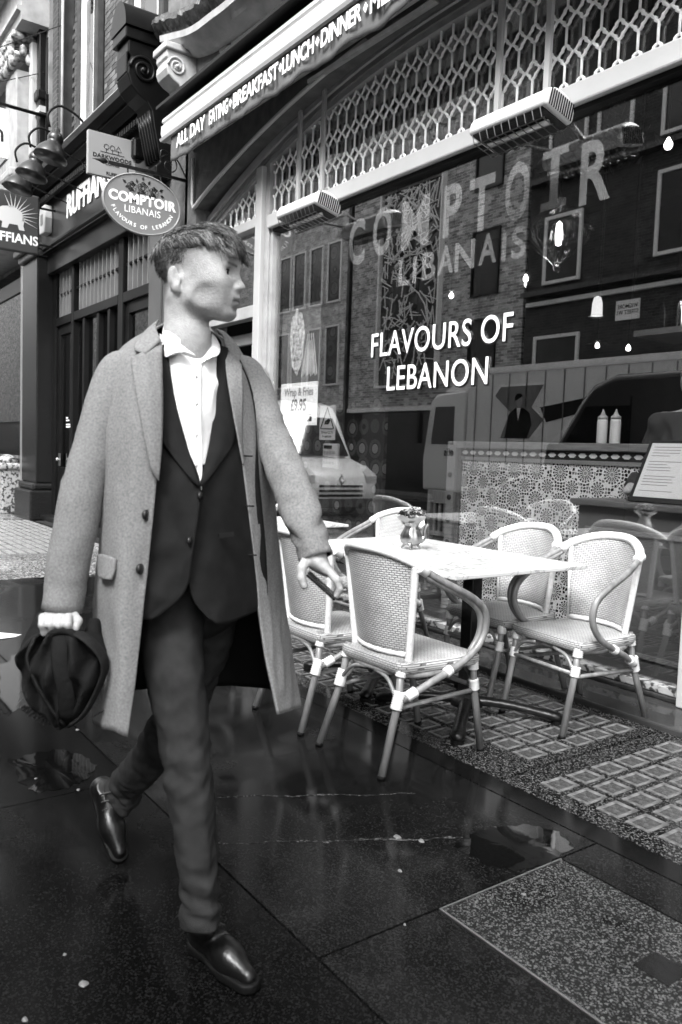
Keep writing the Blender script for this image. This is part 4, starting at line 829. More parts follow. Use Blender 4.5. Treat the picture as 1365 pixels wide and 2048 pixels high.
for k in range(260):
    x, z = random.uniform(-21.2,-18.8), random.uniform(11.2,15.9); a = random.uniform(0, math.pi); l = random.uniform(.3,.8); s2_.bar((x-l/2*math.cos(a),OY+.08,z-l/2*math.sin(a)),(x+l/2*math.cos(a),OY+.08,z+l/2*math.sin(a)),.05,.03)
s2_.build('woven_metal_strips', FRW, b2)
MB().box(-24.7, -16.2, OY-.5, OY-.3, 0, 2.95).build('dark_undercroft', PANE, b2); MB().box(-24.7, -16.2, OY-.3, OY+.05, 2.8, 2.949).build('lintel', FRW, b2)
MB().box(-110, -24.9, OY-.5, OY-.3, 0, 2.95).build('dark_undercroft', PANE, b1)
rw = [(-15.4,-14.3,6.3,8.0),(-15.4,-14.3,9.3,11.2),(-13.8,-12.9,9.3,11.2),(-11.9,-10.6,6.5,8.4),(-11.9,-10.6,9.4,11.4),(-9.8,-8.5,6.5,8.4),(-9.8,-8.5,9.4,11.4),(-15.6,-14.2,3.0,4.7),(-7,-5.5,6.5,8.4),(-4,-2.5,6.5,8.4),(-1,.5,6.5,8.4)]
b3 = obld('dark_brick_building', -16.1, 14, 0, 13.5, OB3, rw, 'dark brick terrace with white sash windows and street name plate across the street', .09, FRW)
for z in (5.9, 9.0, 12.6): MB().box(-16.05, 14, OY+.001, OY+.3, z, z+.14).build('string_course', STONED, b3)
MB().box(-16.0, 14, OY+.001, OY+.12, 5.65, 5.76).build('string_course', FRW, b3)
MB().box(-13.0, -12.3, OY+.001, OY+.03, 4.95, 5.45).build('name_plate', SHEET, b3)
M_ = Matrix.Translation((-12.65, OY+.032, 5.24)) @ Matrix.Rotation(R(180), 4, 'Z') @ Matrix.Rotation(R(90), 4, 'X')
text('WIGMORE\nSTREET W1', .15, BLACK, M_, 'plate_lettering', b3, .001, .002, .85, 'CENTER')
for k in range(9): MB().box(-15.5+3.2*k, -13.2+3.2*k, OY+.002, OY+.03, .4, 2.5).build('shop_window', PANE, b3)
# ---- vehicles
TYR = mat('tyre', .02, .7); RIM = mat('wheel_rim', .4, .3, metal=1); LAMPG = mat('headlamp_glass', .6, .08, spec=.9); CARG = mat('car_glass', .015, .05, spec=.8)
VW = mat('white_vehicle_paint', .8, .25, coat=.6); VD = mat('dark_vehicle_paint', .05, .25, coat=.6); VS = mat('silver_vehicle_paint', .78, .25, coat=.6)
def wheel(par, x, y, r, side):
    w_ = MB().lathe([(r*.55,-.1),(r*.95,-.1),(r,-.07),(r,.07),(r*.95,.1),(r*.55,.1)], 24, (x,y,r-.13), Matrix.Rotation(R(90), 3, 'X')).build('wheel', TYR, par, auto=30)
    MB().lathe([(0,side*-.085),(r*.2,side*-.09),(r*.5,side*-.06),(r*.56,side*-.1)], 16, (x,y,r-.13), Matrix.Rotation(R(90), 3, 'X')).build('rim', RIM, w_, auto=30)
def van(nose, s, y1, m, label, word=None, L_=5.2, H_=2.45, Wd=1.95, badge=False):
    y0 = y1-Wd; v = thing('van', (nose-s*2.5, (y0+y1)/2, -.13), label, 'van'); f = lambda u, z, w_: (nose-s*u, w_, z)
    pr = [(.12,.12),(.0,.3),(.0,.62),(.10,.82),(.30,.98),(.95,1.16),(1.55,H_-.35),(1.75,H_-.12),(2.1,H_),(L_-.15,H_),(L_,H_-.25),(L_,.15)]
    o = MB().prism(pr, y0, y1, lambda u, z, w_: f(u, z, w_)).build('body', m, v, bevel=.09, auto=40); o.modifiers[0].segments = 3; o.modifiers[0].angle_limit = R(60)
    ws = MB(); n_ = Vector((-.75,0,.66)); ws.add([f(.93,1.20,y0+.16),f(.93,1.20,y1-.16),f(1.50,H_-.40,y1-.24),f(1.50,H_-.40,y0+.24),f(.96,1.17,y0+.16),f(.96,1.17,y1-.16),f(1.54,H_-.42,y1-.24),f(1.54,H_-.42,y0+.24)], [(0,1,2,3),(7,6,5,4),(0,4,5,1),(1,5,6,2),(2,6,7,3),(3,7,4,0)])
    for q in ws.v: q.x += s*.035; q.z += .03
    ws.build('windscreen', CARG, v)
    for yy, sd in ((y1+.004, 1), (y0-.004, -1)):
        MB().prism([(1.12,1.18),(1.68,H_-.42),(2.35,H_-.42),(2.35,1.18)], yy-.006, yy+.006, f).build('side_window', CARG, v)
        MB().prism([(2.36,.3),(2.38,.3),(2.38,H_-.3),(2.36,H_-.3)], yy-.003, yy+.003, f).build('door_gap', BLACK, v)
        mr = MB().prism([(1.2,1.22),(1.25,1.52),(1.42,1.52),(1.42,1.22)], yy+sd*.1, yy+sd*.26, f).build('mirror', BLACK, v, bevel=.03)
        MB().prism([(.02,.60),(.02,.78),(.42,1.0),(.5,.86)], yy-sd*.30, yy-sd*.02, lambda u, z, w_: f(u-.03, z+.02, w_)).build('headlight', LAMPG, v, bevel=.02)
        for u in (.95, L_-1.1): wheel(v, nose-s*u, yy-sd*.12, .34, -sd)
    for k in range(3): MB().box(min(nose+s*.001, nose+s*.014), max(nose+s*.001, nose+s*.014), y0+.4, y1-.4, .34+.1*k, .39+.1*k).build('grille_bar', BLACK, v)
    MB().box(min(nose-s*.05, nose+s*.03), max(nose-s*.05, nose+s*.03), y0+.05, y1-.05, .1, .3).build('bumper', VD, v, bevel=.03)
    if badge: MB().prism([(-.09,0),(0,-.12),(.09,0),(0,.12),(-.05,0),(0,.07),(.05,0),(0,-.07)], 0, .02, lambda u, z, w_: (nose+s*(.0+w_), (y0+y1)/2+u, .70+z)).build('badge', CHROME, v)
    if word:
        for k, (t_, sz, z) in enumerate(word):
            Mx = Matrix.Translation((nose-s*3.4, y1+.008, z)) @ Matrix.Rotation(R(180), 4, 'Z') @ Matrix.Rotation(R(90), 4, 'X'); text(t_, sz, BLACK, Mx, 'side_lettering', v, .001, .003, 1, 'CENTER')
    return v
van(-13.9, 1, -1.15, VW, 'white panel van facing the camera side, mirrored low left in the window', badge=True)
van(-8.6, -1, -1.15, VD, 'dark panel van parked nose left, mirrored at the right of the window')
van(-9.9, -1, -3.7, VS, 'silver van with dry cleaner lettering mirrored in front of the truck', (('BUCKINGHAM', .2, 1.45), ('THE DRY CLEANING SPECIALIST', .07, 1.32)), H_=1.85)
tk = thing('box_truck', (-12, -7.8, -.13), 'pale laundry box truck mirrored across the lower window', 'truck'); ty0, ty1 = -9.15, -6.75
cab = MB().prism([(-16.5,.35),(-16.55,1.2),(-16.3,2.75),(-16.05,2.95),(-14.98,3.0),(-14.98,.35)], ty0, ty1, lambda u, v, w_: (u, w_, v)).build('cab', VW, tk, bevel=.06)
MB().prism([(-16.2,1.75),(-16.08,2.6),(-15.35,2.6),(-15.35,1.6),(-16.2,1.6)], ty1-.004, ty1+.01, lambda u, v, w_: (u, w_, v)).build('cab_window', CARG, tk)
MB().box(-16.62, -16.5, ty1+.05, ty1+.25, 1.6, 2.5).build('mirror', BLACK, tk, bevel=.03); MB().prism([(-15.95,3.0),(-15.0,3.0),(-15.0,3.55)], ty0+.2, ty1-.2, lambda u, v, w_: (u, w_, v)).build('wind_deflector', VW, tk)
MB().box(-14.9, -8.2, ty0, ty1, .95, 3.5).build('cargo_box', VS, tk, bevel=.03); MB().box(-14.92, -8.18, ty1-.02, ty1+.015, 3.36, 3.52).build('top_rail', CHROME, tk)
MB().box(-14.9, -8.2, ty0+.3, ty1-.1, .5, .94).build('chassis', BLACK, tk)
for x in (-15.7, -10.2, -9.2): wheel(tk, x, ty1-.15, .5, -1)
pj = lambda name, poly, y, m_: MB().prism(poly, ty1+y, ty1+y+.004, lambda u, v, w_: (u, w_, v)).build(name, m_, tk)
zz_ = [(-13.75,1.72),(-12.75,1.72),(-12.30,2.2),(-12.72,2.52),(-12.35,3.08),(-13.80,3.08),(-14.0,2.85),(-13.45,2.42)]
pj('printed_frame', zz_, .002, SHEET); pj('printed_backdrop', [((u+13.15)*.92-13.15, (v-2.4)*.92+2.4) for u, v in zz_], .008, MIDG)
pj('printed_figure', [(-13.55,1.78),(-12.85,1.78),(-12.72,2.1),(-12.80,2.38),(-13.0,2.50),(-13.25,2.50),(-13.45,2.35)], .014, BLACK); pj('printed_face', [(-13.13+.10*math.cos(t), 2.66+.14*math.sin(t)) for t in np.linspace(0, 6.2, 12)], .020, SGL); pj('printed_hair', [(-13.14+.13*math.cos(t), 2.72+.13*math.sin(t)) for t in np.linspace(.5, 3.6, 9)], .026, BLACK); pj('printed_collar', [(-13.2,2.5),(-13.08,2.5),(-13.14,2.2)], .020, SHEET)
pj('printed_ribbon', [(-12.3,2.15),(-11.0,2.42),(-11.25,2.68),(-12.5,2.5)], .003, CHAR); pj('printed_ribbon', [(-12.1,1.72),(-11.7,1.72),(-11.1,2.4),(-11.4,2.4)], .008, SHEET)
for k in range(12): MB().box(-14.6+.55*k, -14.57+.55*k, ty1+.001, ty1+.012, 1.0, 3.34).build('panel_seam', MIDG, tk)
Mx = Matrix.Translation((-15.5, ty1+.008, 1.3)) @ Matrix.Rotation(R(180), 4, 'Z') @ Matrix.Rotation(R(90), 4, 'X'); text('elis', .3, BLACK, Mx, 'cab_lettering', tk, .001, .004, 1, 'CENTER')

eb = thing('street_end_building', (-110, 0, 0), 'distant pale building closing the far end of the street', 'building'); MB().box(-118, -110.5, -40, 40, 0, 16).build('wall', OB2, eb)
for i in range(9):
    for j in range(3): MB().box(-110.49, -110.44, -8+i*2.4, -6.8+i*2.4, 3.5+4*j, 5.7+4*j).build('window', PANE, eb)
tr_ = thing('far_terrace', (-60, 5, 0), 'row of stone shop buildings running on beyond the far left', 'building'); MB().box(-110, -26.05, 3.9, 12, 0, 14).build('wall', STONEW, tr_)
nr = thing('near_terrace', (20, 6, 0), 'stucco building continuing past the restaurant to the right', 'building'); MB().box(3.05, 40, 3.75, 12, 0, 14).build('wall', PLASTER, nr)
# ------------------------------------------------------------------ cafe furniture
def weave(name, axes, v=.55, w=.021, h=.0095):
    m = brickmat(name, v, v*.84, v*.30, w=w, h=h, bump=.9, axes=axes); m.node_tree.nodes['Principled BSDF'].inputs['Roughness'].default_value = .45
    br = [n for n in m.node_tree.nodes if n.type == 'TEX_BRICK'][0]; br.inputs['Mortar Size'].default_value = .0017; br.inputs['Mortar Smooth'].default_value = .6
    return m
WXZ, WXY = weave('woven_cane_back', 'XZ'), weave('woven_cane_seat', 'XY'); WRAP = mat('cane_binding', .68, .45, .12, 60)
CANE = mat('bamboo_tube', .18, .32, .35, 30, .1, 60, stretch=(1, 1, .12)); CANED = CANE
def coil(p0, p1, r, pitch=.0075, amp=.0016):
    p0, p1 = Vector(p0), Vector(p1); n = max(3, int((p1-p0).length/pitch)*2)
    return MB().tube([p0+(p1-p0)*k/n for k in range(n+1)], [r+(amp if k % 2 else -amp*.4) for k in range(n+1)], 10)
def binding(p, d, r, l):
    d = Vector(d).normalized()*l/2; p = Vector(p); return coil(p-d, p+d, r, .009, .0025)
def make_chair():
    c = thing('cane_armchair', (0,0,0), 'x', 'chair', 'cane cafe armchairs')
    P = lambda name, mb, m, parent=c, **k: mb.build(name, m, parent, smooth=k.get('smooth', True))
    # seat: pillowed woven pad
    rows = []; nx, ny = 18, 16
    for i in range(nx+1):
        row = []
        for j in range(ny+1):
            u, v = i/nx*2-1, j/ny*2-1; hw = .235-.03*(v+1)/2; y = .215*v; x = hw*u
            cr = max(0, abs(u)-.82)/.18*max(0, abs(v)-.82)/.18; x *= 1-.06*cr; y *= 1-.06*cr
            row.append((x, y-.005, .452+.014*(1-u**4)*(1-v**4)))
        rows.append(row)
    s = MB().grid(rows); so = P('seat', s, WXY)
    rim = [rows[i][0] for i in range(nx+1)]+[rows[nx][j] for j in range(1, ny+1)]+[rows[i][ny] for i in range(nx-1, -1, -1)]+[rows[0][j] for j in range(ny-1, 0, -1)]
    e = MB(); ce = [Vector(q) for q in rim]; e.grid([[q+Vector((0,0,.0)) for q in ce], [Vector((q.x*1.035, q.y*1.03-.0, q.z-.006)) for q in ce], [Vector((q.x*1.04, q.y*1.04, q.z-.03)) for q in ce], [Vector((q.x*1.0, q.y*1.0, q.z-.046)) for q in ce]], False, True); P('seat_edge', e, WXZ, so)
    under = MB().grid([[Vector((q.x*.999, q.y*.999, .4055)) for q in ce], [Vector((q.x*.2, q.y*.2, .4055)) for q in ce]], False, True); P('seat_base', under, CHAR, so)
    # curved woven back
    g = []
    for i in range(25):
        u = i/24*2-1; row = []
        for j in range(17):
            t = j/16; z = .475+(.435-.055*abs(u)**2.6)*t; hw = .172+.05*t; x = hw*u; y = .185+.085*t-.085*u*u*(.6+.6*t); row.append((x, y, z))
        g.append(row)
    b = MB().grid(g); bo = P('back', b, WXZ); sd_ = bo.modifiers.new('s', 'SOLIDIFY'); sd_.thickness = .012; sd_.offset = 0
    top = [(x_, y_, z_+.004) for x_, y_, z_ in [g[i][16] for i in range(25)]]
    ext = [(-.246, .125, .822)]+top+[(.246, .125, .822)]
    pts = catmull(ext, 60); tr = MB().tube(pts, [.021+(.0015 if k % 2 else -.0008) for k in range(60)], 12); P('top_roll', tr, WRAP)
    bt = MB().tube([g[i][0] for i in range(0, 25, 2)], [.013+(.0015 if k % 2 else -.0008) for k in range(13)], 8); P('bottom_roll', bt, WRAP)
    for s_ in (-1, 1):
        edge = [g[0 if s_ < 0 else 24][j] for j in range(17)]
        P('back_post', coil((edge[0][0]*1.02, edge[0][1]+.012, .43), (edge[16][0]*1.0, edge[16][1]+.004, edge[16][2]-.005), .0155), WRAP)
        P('leg', MB().tube([(s_*.215,.30,0.012),(s_*.19,.205,.30),(s_*.178,.185,.46)], [.0165,.016,.016], 10), CANE)
        P('leg', MB().tube([(s_*.205,-.275,.012),(s_*.205,-.215,.30),(s_*.207,-.20,.43)], [.0165,.016,.016], 10), CANE)
        P('foot', MB().lathe([(.0175,0),(.0175,.014),(0,.014)], 10, (s_*.215,.302,0)), RUBBER); P('foot', MB().lathe([(.0175,0),(.0175,.014),(0,.014)], 10, (s_*.205,-.277,0)), RUBBER)
        path = [(s_*.238,.145,.838),(s_*.260,.07,.795),(s_*.275,-.02,.752),(s_*.278,-.115,.705),(s_*.276,-.185,.645),(s_*.272,-.195,.56),(s_*.268,-.14,.478),(s_*.258,-.04,.42),(s_*.235,.09,.36),(s_*.205,.20,.30)]
        pts = catmull(path, 44); a = MB().tube(pts, .0155, 10); P('arm', a, CANE)
        p2 = [Vector(q)+Vector((-s_*.012, .022, -.006)) for q in pts[2:30]]; P('inner_arm', MB().tube(p2, [.004]+[.0125]*(len(p2)-2)+[.004], 8), CANE)
        P('binding', binding(path[0], (0,-1,-.42), .021, .05), WRAP); P('binding', binding((s_*.206,-.214,.31), (0,.2,1), .0215, .05), WRAP); P('binding', binding((s_*.206,-.203,.40), (0,.1,1), .023, .045), WRAP)
        P('binding', binding((s_*.193,.21,.30), (0,-.3,1), .024, .075), WRAP); P('binding', binding((s_*.215,.16,.325), (-s_*.2,.85,-.45), .0215, .05), WRAP); P('binding', binding((s_*.183,.192,.405), (0,-.2,1), .0215, .025), WRAP)
        P('binding', binding((s_*.25,-.01,.405), (0,.85,-.4), .0205, .035), WRAP)
        P('side_stretcher', MB().tube([(s_*.206,-.22,.285),(s_*.195,.21,.27)], .0105, 8), CANE)
        P('brace', MB().tube(catmull([(s_*.206,-.222,.30),(s_*.15,-.216,.37),(s_*.06,-.212,.395)], 12), .009, 8), CANE); P('brace', MB().tube(catmull([(s_*.19,.215,.30),(s_*.12,.205,.37),(s_*.03,.20,.39)], 12), .009, 8), CANE)
    P('front_stretcher', MB().tube([(-.205,-.222,.30),(.205,-.222,.30)], .0105, 8), CANE)
    ring = [(.218*math.cos(t)*(abs(math.cos(t))**-.35 if abs(math.cos(t)) > .05 else 1), .2*math.sin(t)*(abs(math.sin(t))**-.35 if abs(math.sin(t)) > .05 else 1), .395) for t in np.linspace(0, 2*math.pi, 41)[:-1]]
    P('seat_ring', MB().tube(ring, .012, 8, True), CANE)
    return c
ch0 = make_chair()
for k, (x, y, rz, lb) in enumerate(((-2.50,3.29,-5,'cane armchair against the glass at the right of the marble table'), (-3.03,3.33,-3,'cane armchair tucked behind the marble table before the mosaic'), (-2.61,2.27,181,'nearest cane armchair with its back to the street'), (-3.18,2.27,179,'cane armchair beside the hand of the walking man, back to the street'), (-4.12,3.30,2,'cane armchair by the window behind the flower pot'), (-5.4,3.30,0,'farthest cane armchair, mostly hidden behind the coat sleeve'), (-4.75,2.25,176,'cane armchair hidden mostly behind the walking man'))):
    o = ch0 if k == 0 else copy_tree(ch0); o.location = (x, y, .0025); o.rotation_euler.z = R(rz); o['label'] = lb
# ---- tables
def marble():
    m = mat('white_marble', .7, .22); nt = m.node_tree; L = nt.links.new; N = nt.nodes.new; b = nt.nodes['Principled BSDF']
    tc = N('ShaderNodeTexCoord'); n = N('ShaderNodeTexNoise'); n.inputs['Scale'].default_value = 3; n.inputs['Detail'].default_value = 9; n.inputs['Distortion'].default_value = 1.6; L(tc.outputs['Object'], n.inputs['Vector'])
    cr = N('ShaderNodeValToRGB'); L(n.outputs['Fac'], cr.inputs['Fac']); e = cr.color_ramp.elements; e[0].position = .40; e[0].color = g4(.56); e[1].position = .62; e[1].color = g4(.56)
    for p_, v in ((.485, .48), (.50, .25), (.515, .5)): q = e.new(p_); q.color = g4(v)
    L(cr.outputs['Color'], b.inputs['Base Color']); return m
MAR = marble()
for k, (x0, x1, y0, y1, lb) in enumerate(((-3.15,-2.47,2.41,3.31,'nearest white marble table on a black pedestal'), (-3.85,-3.165,2.42,3.32,'white marble table carrying the flower pot'), (-5.3,-4.6,2.5,3.4,'far white marble table glimpsed beyond the coat sleeve'))):
    cx, cy_ = (x0+x1)/2, (y0+y1)/2; t = thing('marble_table', (cx, cy_, 0), lb, 'table', 'marble cafe tables')
    MB().box(x0, x1, y0, y1, .762, .782).build('table_top', MAR, t, bevel=.004); MB().box(x0+.12, x1-.12, y0+.2, y1-.2, .745, .761).build('top_plate', IRON, t)
    MB().box(cx-.036, cx+.036, cy_-.036, cy_+.036, .09, .745).build('column', BLACK, t, bevel=.006); MB().lathe([(.085,.05),(.08,.08),(.05,.11),(.0,.11)], 16, (cx,cy_,0)).build('hub', IRON, t, smooth=True)
    for a in (-50, 40, 130, 220):
        ca, sa = math.cos(R(a)), math.sin(R(a)); pts = catmull([(cx+ca*.03,cy_+sa*.03,.075),(cx+ca*.2,cy_+sa*.2,.07),(cx+ca*.38,cy_+sa*.38,.045),(cx+ca*.47,cy_+sa*.47,.03)], 12)
        MB().tube(pts, [.035,.034,.032,.031,.03,.03,.03,.031,.033,.035,.035,.02], 8, flat=.75).build('foot', IRON, t, smooth=True)
        MB().lathe([(.03,.003),(.03,.02),(0,.02)], 10, (cx+ca*.445,cy_+sa*.445,0)).build('foot_pad', RUBBER, t)
# ---- teapot planter
tp = gnd(822, 1098, .782); tx, ty, tz = tp
pot = thing('teapot_planter', (tx, ty, .782), 'tarnished metal teapot filled with small flowers on the marble table', 'planter')
SIL = mat('tarnished_silver', .30, .28, .5, 14, .25, 30, metal=1); n = 40; pr = [(.010,.020),(.035,.022),(.052,.034),(.060,.055),(.058,.078),(.046,.102),(.038,.118),(.037,.130),(.043,.142),(.045,.146)]
MB().grid([[(tx+r_*(1+.035*math.cos(8*a))*math.cos(a), ty+r_*(1+.035*math.cos(8*a))*math.sin(a), .782+z_) for a in [2*math.pi*k/n for k in range(n)]] for r_, z_ in pr], False, True).build('pot', SIL, pot, smooth=True)
d_ = Vector((CR[0], CR[1], 0)).normalized(); Tp = Vector((tx, ty, .782))
MB().tube(catmull([Tp+d_*.048+Vector((0,0,.045)), Tp+d_*.072+Vector((0,0,.07)), Tp+d_*.070+Vector((0,0,.10)), Tp+d_*.078+Vector((0,0,.128)), Tp+d_*.09+Vector((0,0,.138))], 14), [.017,.0165,.015,.013,.012,.011,.010,.010,.009,.009,.0085,.008,.008,.009], 8).build('spout', SIL, pot, smooth=True)
MB().tube(catmull([Tp-d_*.046+Vector((0,0,.135)), Tp-d_*.062+Vector((0,0,.18)), Tp-d_*.04+Vector((0,0,.218)), Tp-d_*.0+Vector((0,0,.222)), Tp+d_*.035+Vector((0,0,.20))], 20), .006, 8).build('handle', SIL, pot, smooth=True)
for k in range(4): a = R(45+90*k); MB().tube(catmull([Tp+Vector((.035*math.cos(a),.035*math.sin(a),.026)), Tp+Vector((.046*math.cos(a),.046*math.sin(a),.012)), Tp+Vector((.052*math.cos(a),.052*math.sin(a),.004))], 6), [.008,.007,.006,.006,.006,.005], 6).build('foot', SIL, pot, smooth=True)
MB().lathe([(0,-.012),(.010,-.008),(.013,0),(.010,.008),(0,.011)], 9, Tp-Vector((CFW[0],CFW[1],0))*.052-d_*.012+Vector((0,0,.03))).build('rose_ornament', SIL, pot, smooth=True)
lip = MB(); n = 28
lip.grid([[(tx+(r_+.006*math.sin(5*a)*s_)*math.cos(a), ty+(r_+.006*math.sin(5*a)*s_)*math.sin(a), .782+z_+.006*math.cos(4*a)*s_) for a in [2*math.pi*k/n for k in range(n)]] for r_, z_, s_ in ((.044,.146,0),(.054,.156,.5),(.07,.168,1),(.076,.182,1.4))], False, True); lip.build('fluted_lip', SIL, pot, smooth=True)
for nm, m_, cnt, sz in (('leaves', mat('dark_plant_leaf', .03, .5, .4, 60), 130, .014), ('blossoms', mat('small_pale_blossom', .4, .6, .5, 80), 70, .0062)):
    mb = MB()
    for k in range(cnt):
        a, r_ = random.random()*6.283, .072*random.random()**.5; c = Tp+Vector((r_*math.cos(a), r_*math.sin(a), .175+.035*random.random()+.02*(1-(r_/.072)**2)))
        if nm == 'leaves':
            q = Matrix.Rotation(random.random()*6.3, 3, Vector((random.gauss(0,1),random.gauss(0,1),random.gauss(0,1))).normalized()); mb.add([c+q @ Vector(p_)*sz for p_ in ((0,-1,0),(.5,0,.2),(0,1,0),(-.5,0,.2))], [(0,1,2,3)])
        else: mb.lathe([(0,-.8),(.8,-.4),(1,.1),(.6,.7),(0,.8)], 6, c+Vector((0,0,.006)), Matrix.Diagonal((sz,sz,sz)))
    mb.build(nm, m_, pot, smooth=nm != 'leaves')['kind'] = 'stuff'
# ------------------------------------------------------------------ implicit-surface helper for organic shapes
def smin(a, b, k):
    h = np.clip(.5+.5*(b-a)/k, 0, 1); return b+(a-b)*h-k*h*(1-h)
def smax(a, b, k): return -smin(-a, -b, k)
def cone(p, a, b, ra, rb):
    a, b = np.asarray(a, float), np.asarray(b, float); ba = b-a; pa = p-a
    t = np.clip((pa @ ba)/max(ba @ ba, 1e-12), 0, 1); return np.linalg.norm(pa-t[..., None]*ba, axis=-1)-(ra+(rb-ra)*t)
def ell(p, c, r, rot=None):
    q = p-np.asarray(c, float)
    if rot is not None: q = q @ rot
    r = np.asarray(r, float); k0 = np.linalg.norm(q/r, axis=-1); k1 = np.linalg.norm(q/(r*r), axis=-1); return k0*(k0-1)/np.maximum(k1, 1e-9)
def surface(fn, lo, hi, vox, B=8):
    lo = np.asarray(lo, float); nb = np.ceil((np.asarray(hi)-lo)/(B*vox)).astype(int); s = B*vox
    I = np.stack(np.meshgrid(*[np.arange(n) for n in nb], indexing='ij'), -1).reshape(-1, 3)
    d = fn(lo+(I+.5)*s); I = I[np.abs(d) < s*1.15]
    off = np.stack(np.meshgrid(*[np.arange(B+1)]*3, indexing='ij'), -1); G = (I*B)[:, None, None, None, :]+off
    V = np.empty(G.shape[:-1])
    for k in range(0, len(I), 400): V[k:k+400] = fn(lo+G[k:k+400]*vox)
    ins = V < 0; c = [(a, b, e) for a in (0, 1) for b in (0, 1) for e in (0, 1)]
    sl = lambda A, o: A[:, o[0]:o[0]+B, o[1]:o[1]+B, o[2]:o[2]+B]
    cnt = sum(sl(ins, o).astype(int) for o in c); act = (cnt > 0) & (cnt < 8); idx = np.argwhere(act)
    m, i, j, k = idx.T; cell = I[m]*B+idx[:, 1:]; val = np.stack([V[m, i+o[0], j+o[1], k+o[2]] for o in c], 1); co = np.array(c, float)
    acc = np.zeros((len(idx), 3)); num = np.zeros(len(idx))
    for a in range(8):
        for b in range(a+1, 8):
            if abs(co[a]-co[b]).sum() != 1: continue
            x = (val[:, a] < 0) != (val[:, b] < 0); t = np.where(x, val[:, a]/np.where(val[:, a]-val[:, b] == 0, 1, val[:, a]-val[:, b]), 0)
            acc += np.where(x[:, None], co[a]+(co[b]-co[a])*t[:, None], 0); num += x
    P = lo+(cell+acc/num[:, None])*vox; N = nb*B+2; key = (cell[:, 0]*N[1]+cell[:, 1])*N[2]+cell[:, 2]; o = np.argsort(key); ks = key[o]; F = []
    for ax in range(3):
        e = [0, 0, 0]; e[ax] = 1; u, v = (ax+1) % 3, (ax+2) % 3; b7 = c.index(tuple(e)); x = (val[:, 0] < 0) != (val[:, b7] < 0)
        q = cell[x]; sgn = val[x, 0] < 0; quad = []
        for du, dv in ((0, 0), (1, 0), (1, 1), (0, 1)):
            w_ = q.copy(); w_[:, u] -= du; w_[:, v] -= dv; kk = (w_[:, 0]*N[1]+w_[:, 1])*N[2]+w_[:, 2]; pos = np.clip(np.searchsorted(ks, kk), 0, len(ks)-1); quad.append(np.where(ks[pos] == kk, o[pos], -1))
        Q = np.stack(quad, 1); Q[sgn] = Q[sgn][:, ::-1]; F.append(Q[(Q >= 0).all(1)])
    return P, np.concatenate(F)
def sdf_obj(name, fn, lo, hi, vox, m, parent, smooth_it=2):
    P, F = surface(fn, lo, hi, vox); org = np.array(ORG[parent.name]) if parent is not None else 0
    me = bpy.data.meshes.new(name); me.from_pydata((P-org).tolist(), [], F.tolist()); me.update(); bm = bmesh.new(); bm.from_mesh(me)
    for _ in range(smooth_it): bmesh.ops.smooth_vert(bm, verts=bm.verts, factor=.4, use_axis_x=True, use_axis_y=True, use_axis_z=True)
    bmesh.ops.recalc_face_normals(bm, faces=bm.faces); bm.to_mesh(me); bm.free(); setmat(me, m); me.shade_smooth(); return link(name, me, parent)
from mathutils import noise as mnoise
def crumple(o, amp, sc, seed=0.0, zr=None, ridge=True):
    me = o.data; org = np.array(ORG[o.name]); nv = [Vector(v.normal) for v in me.vertices]
    for v, n_ in zip(me.vertices, nv):
        p = v.co+Vector(org); q_ = Vector((p.x*sc[0]+p.z*sc[3]+seed, p.y*sc[1]-p.z*sc[3], p.z*sc[2]+seed*.7)) if len(sc) > 3 else Vector((p.x*sc[0]+seed, p.y*sc[1], p.z*sc[2]+seed*.7))
        a = mnoise.noise(q_); b_ = mnoise.noise(q_*2.1+Vector((5,3,1))); k = ((.5-2*abs(a))*.8+b_*.35) if ridge else a
        w_ = 1.0 if zr is None else float(np.interp(p.z, zr[0], zr[1])); v.co = v.co+n_*(amp*k*w_)
    me.update()
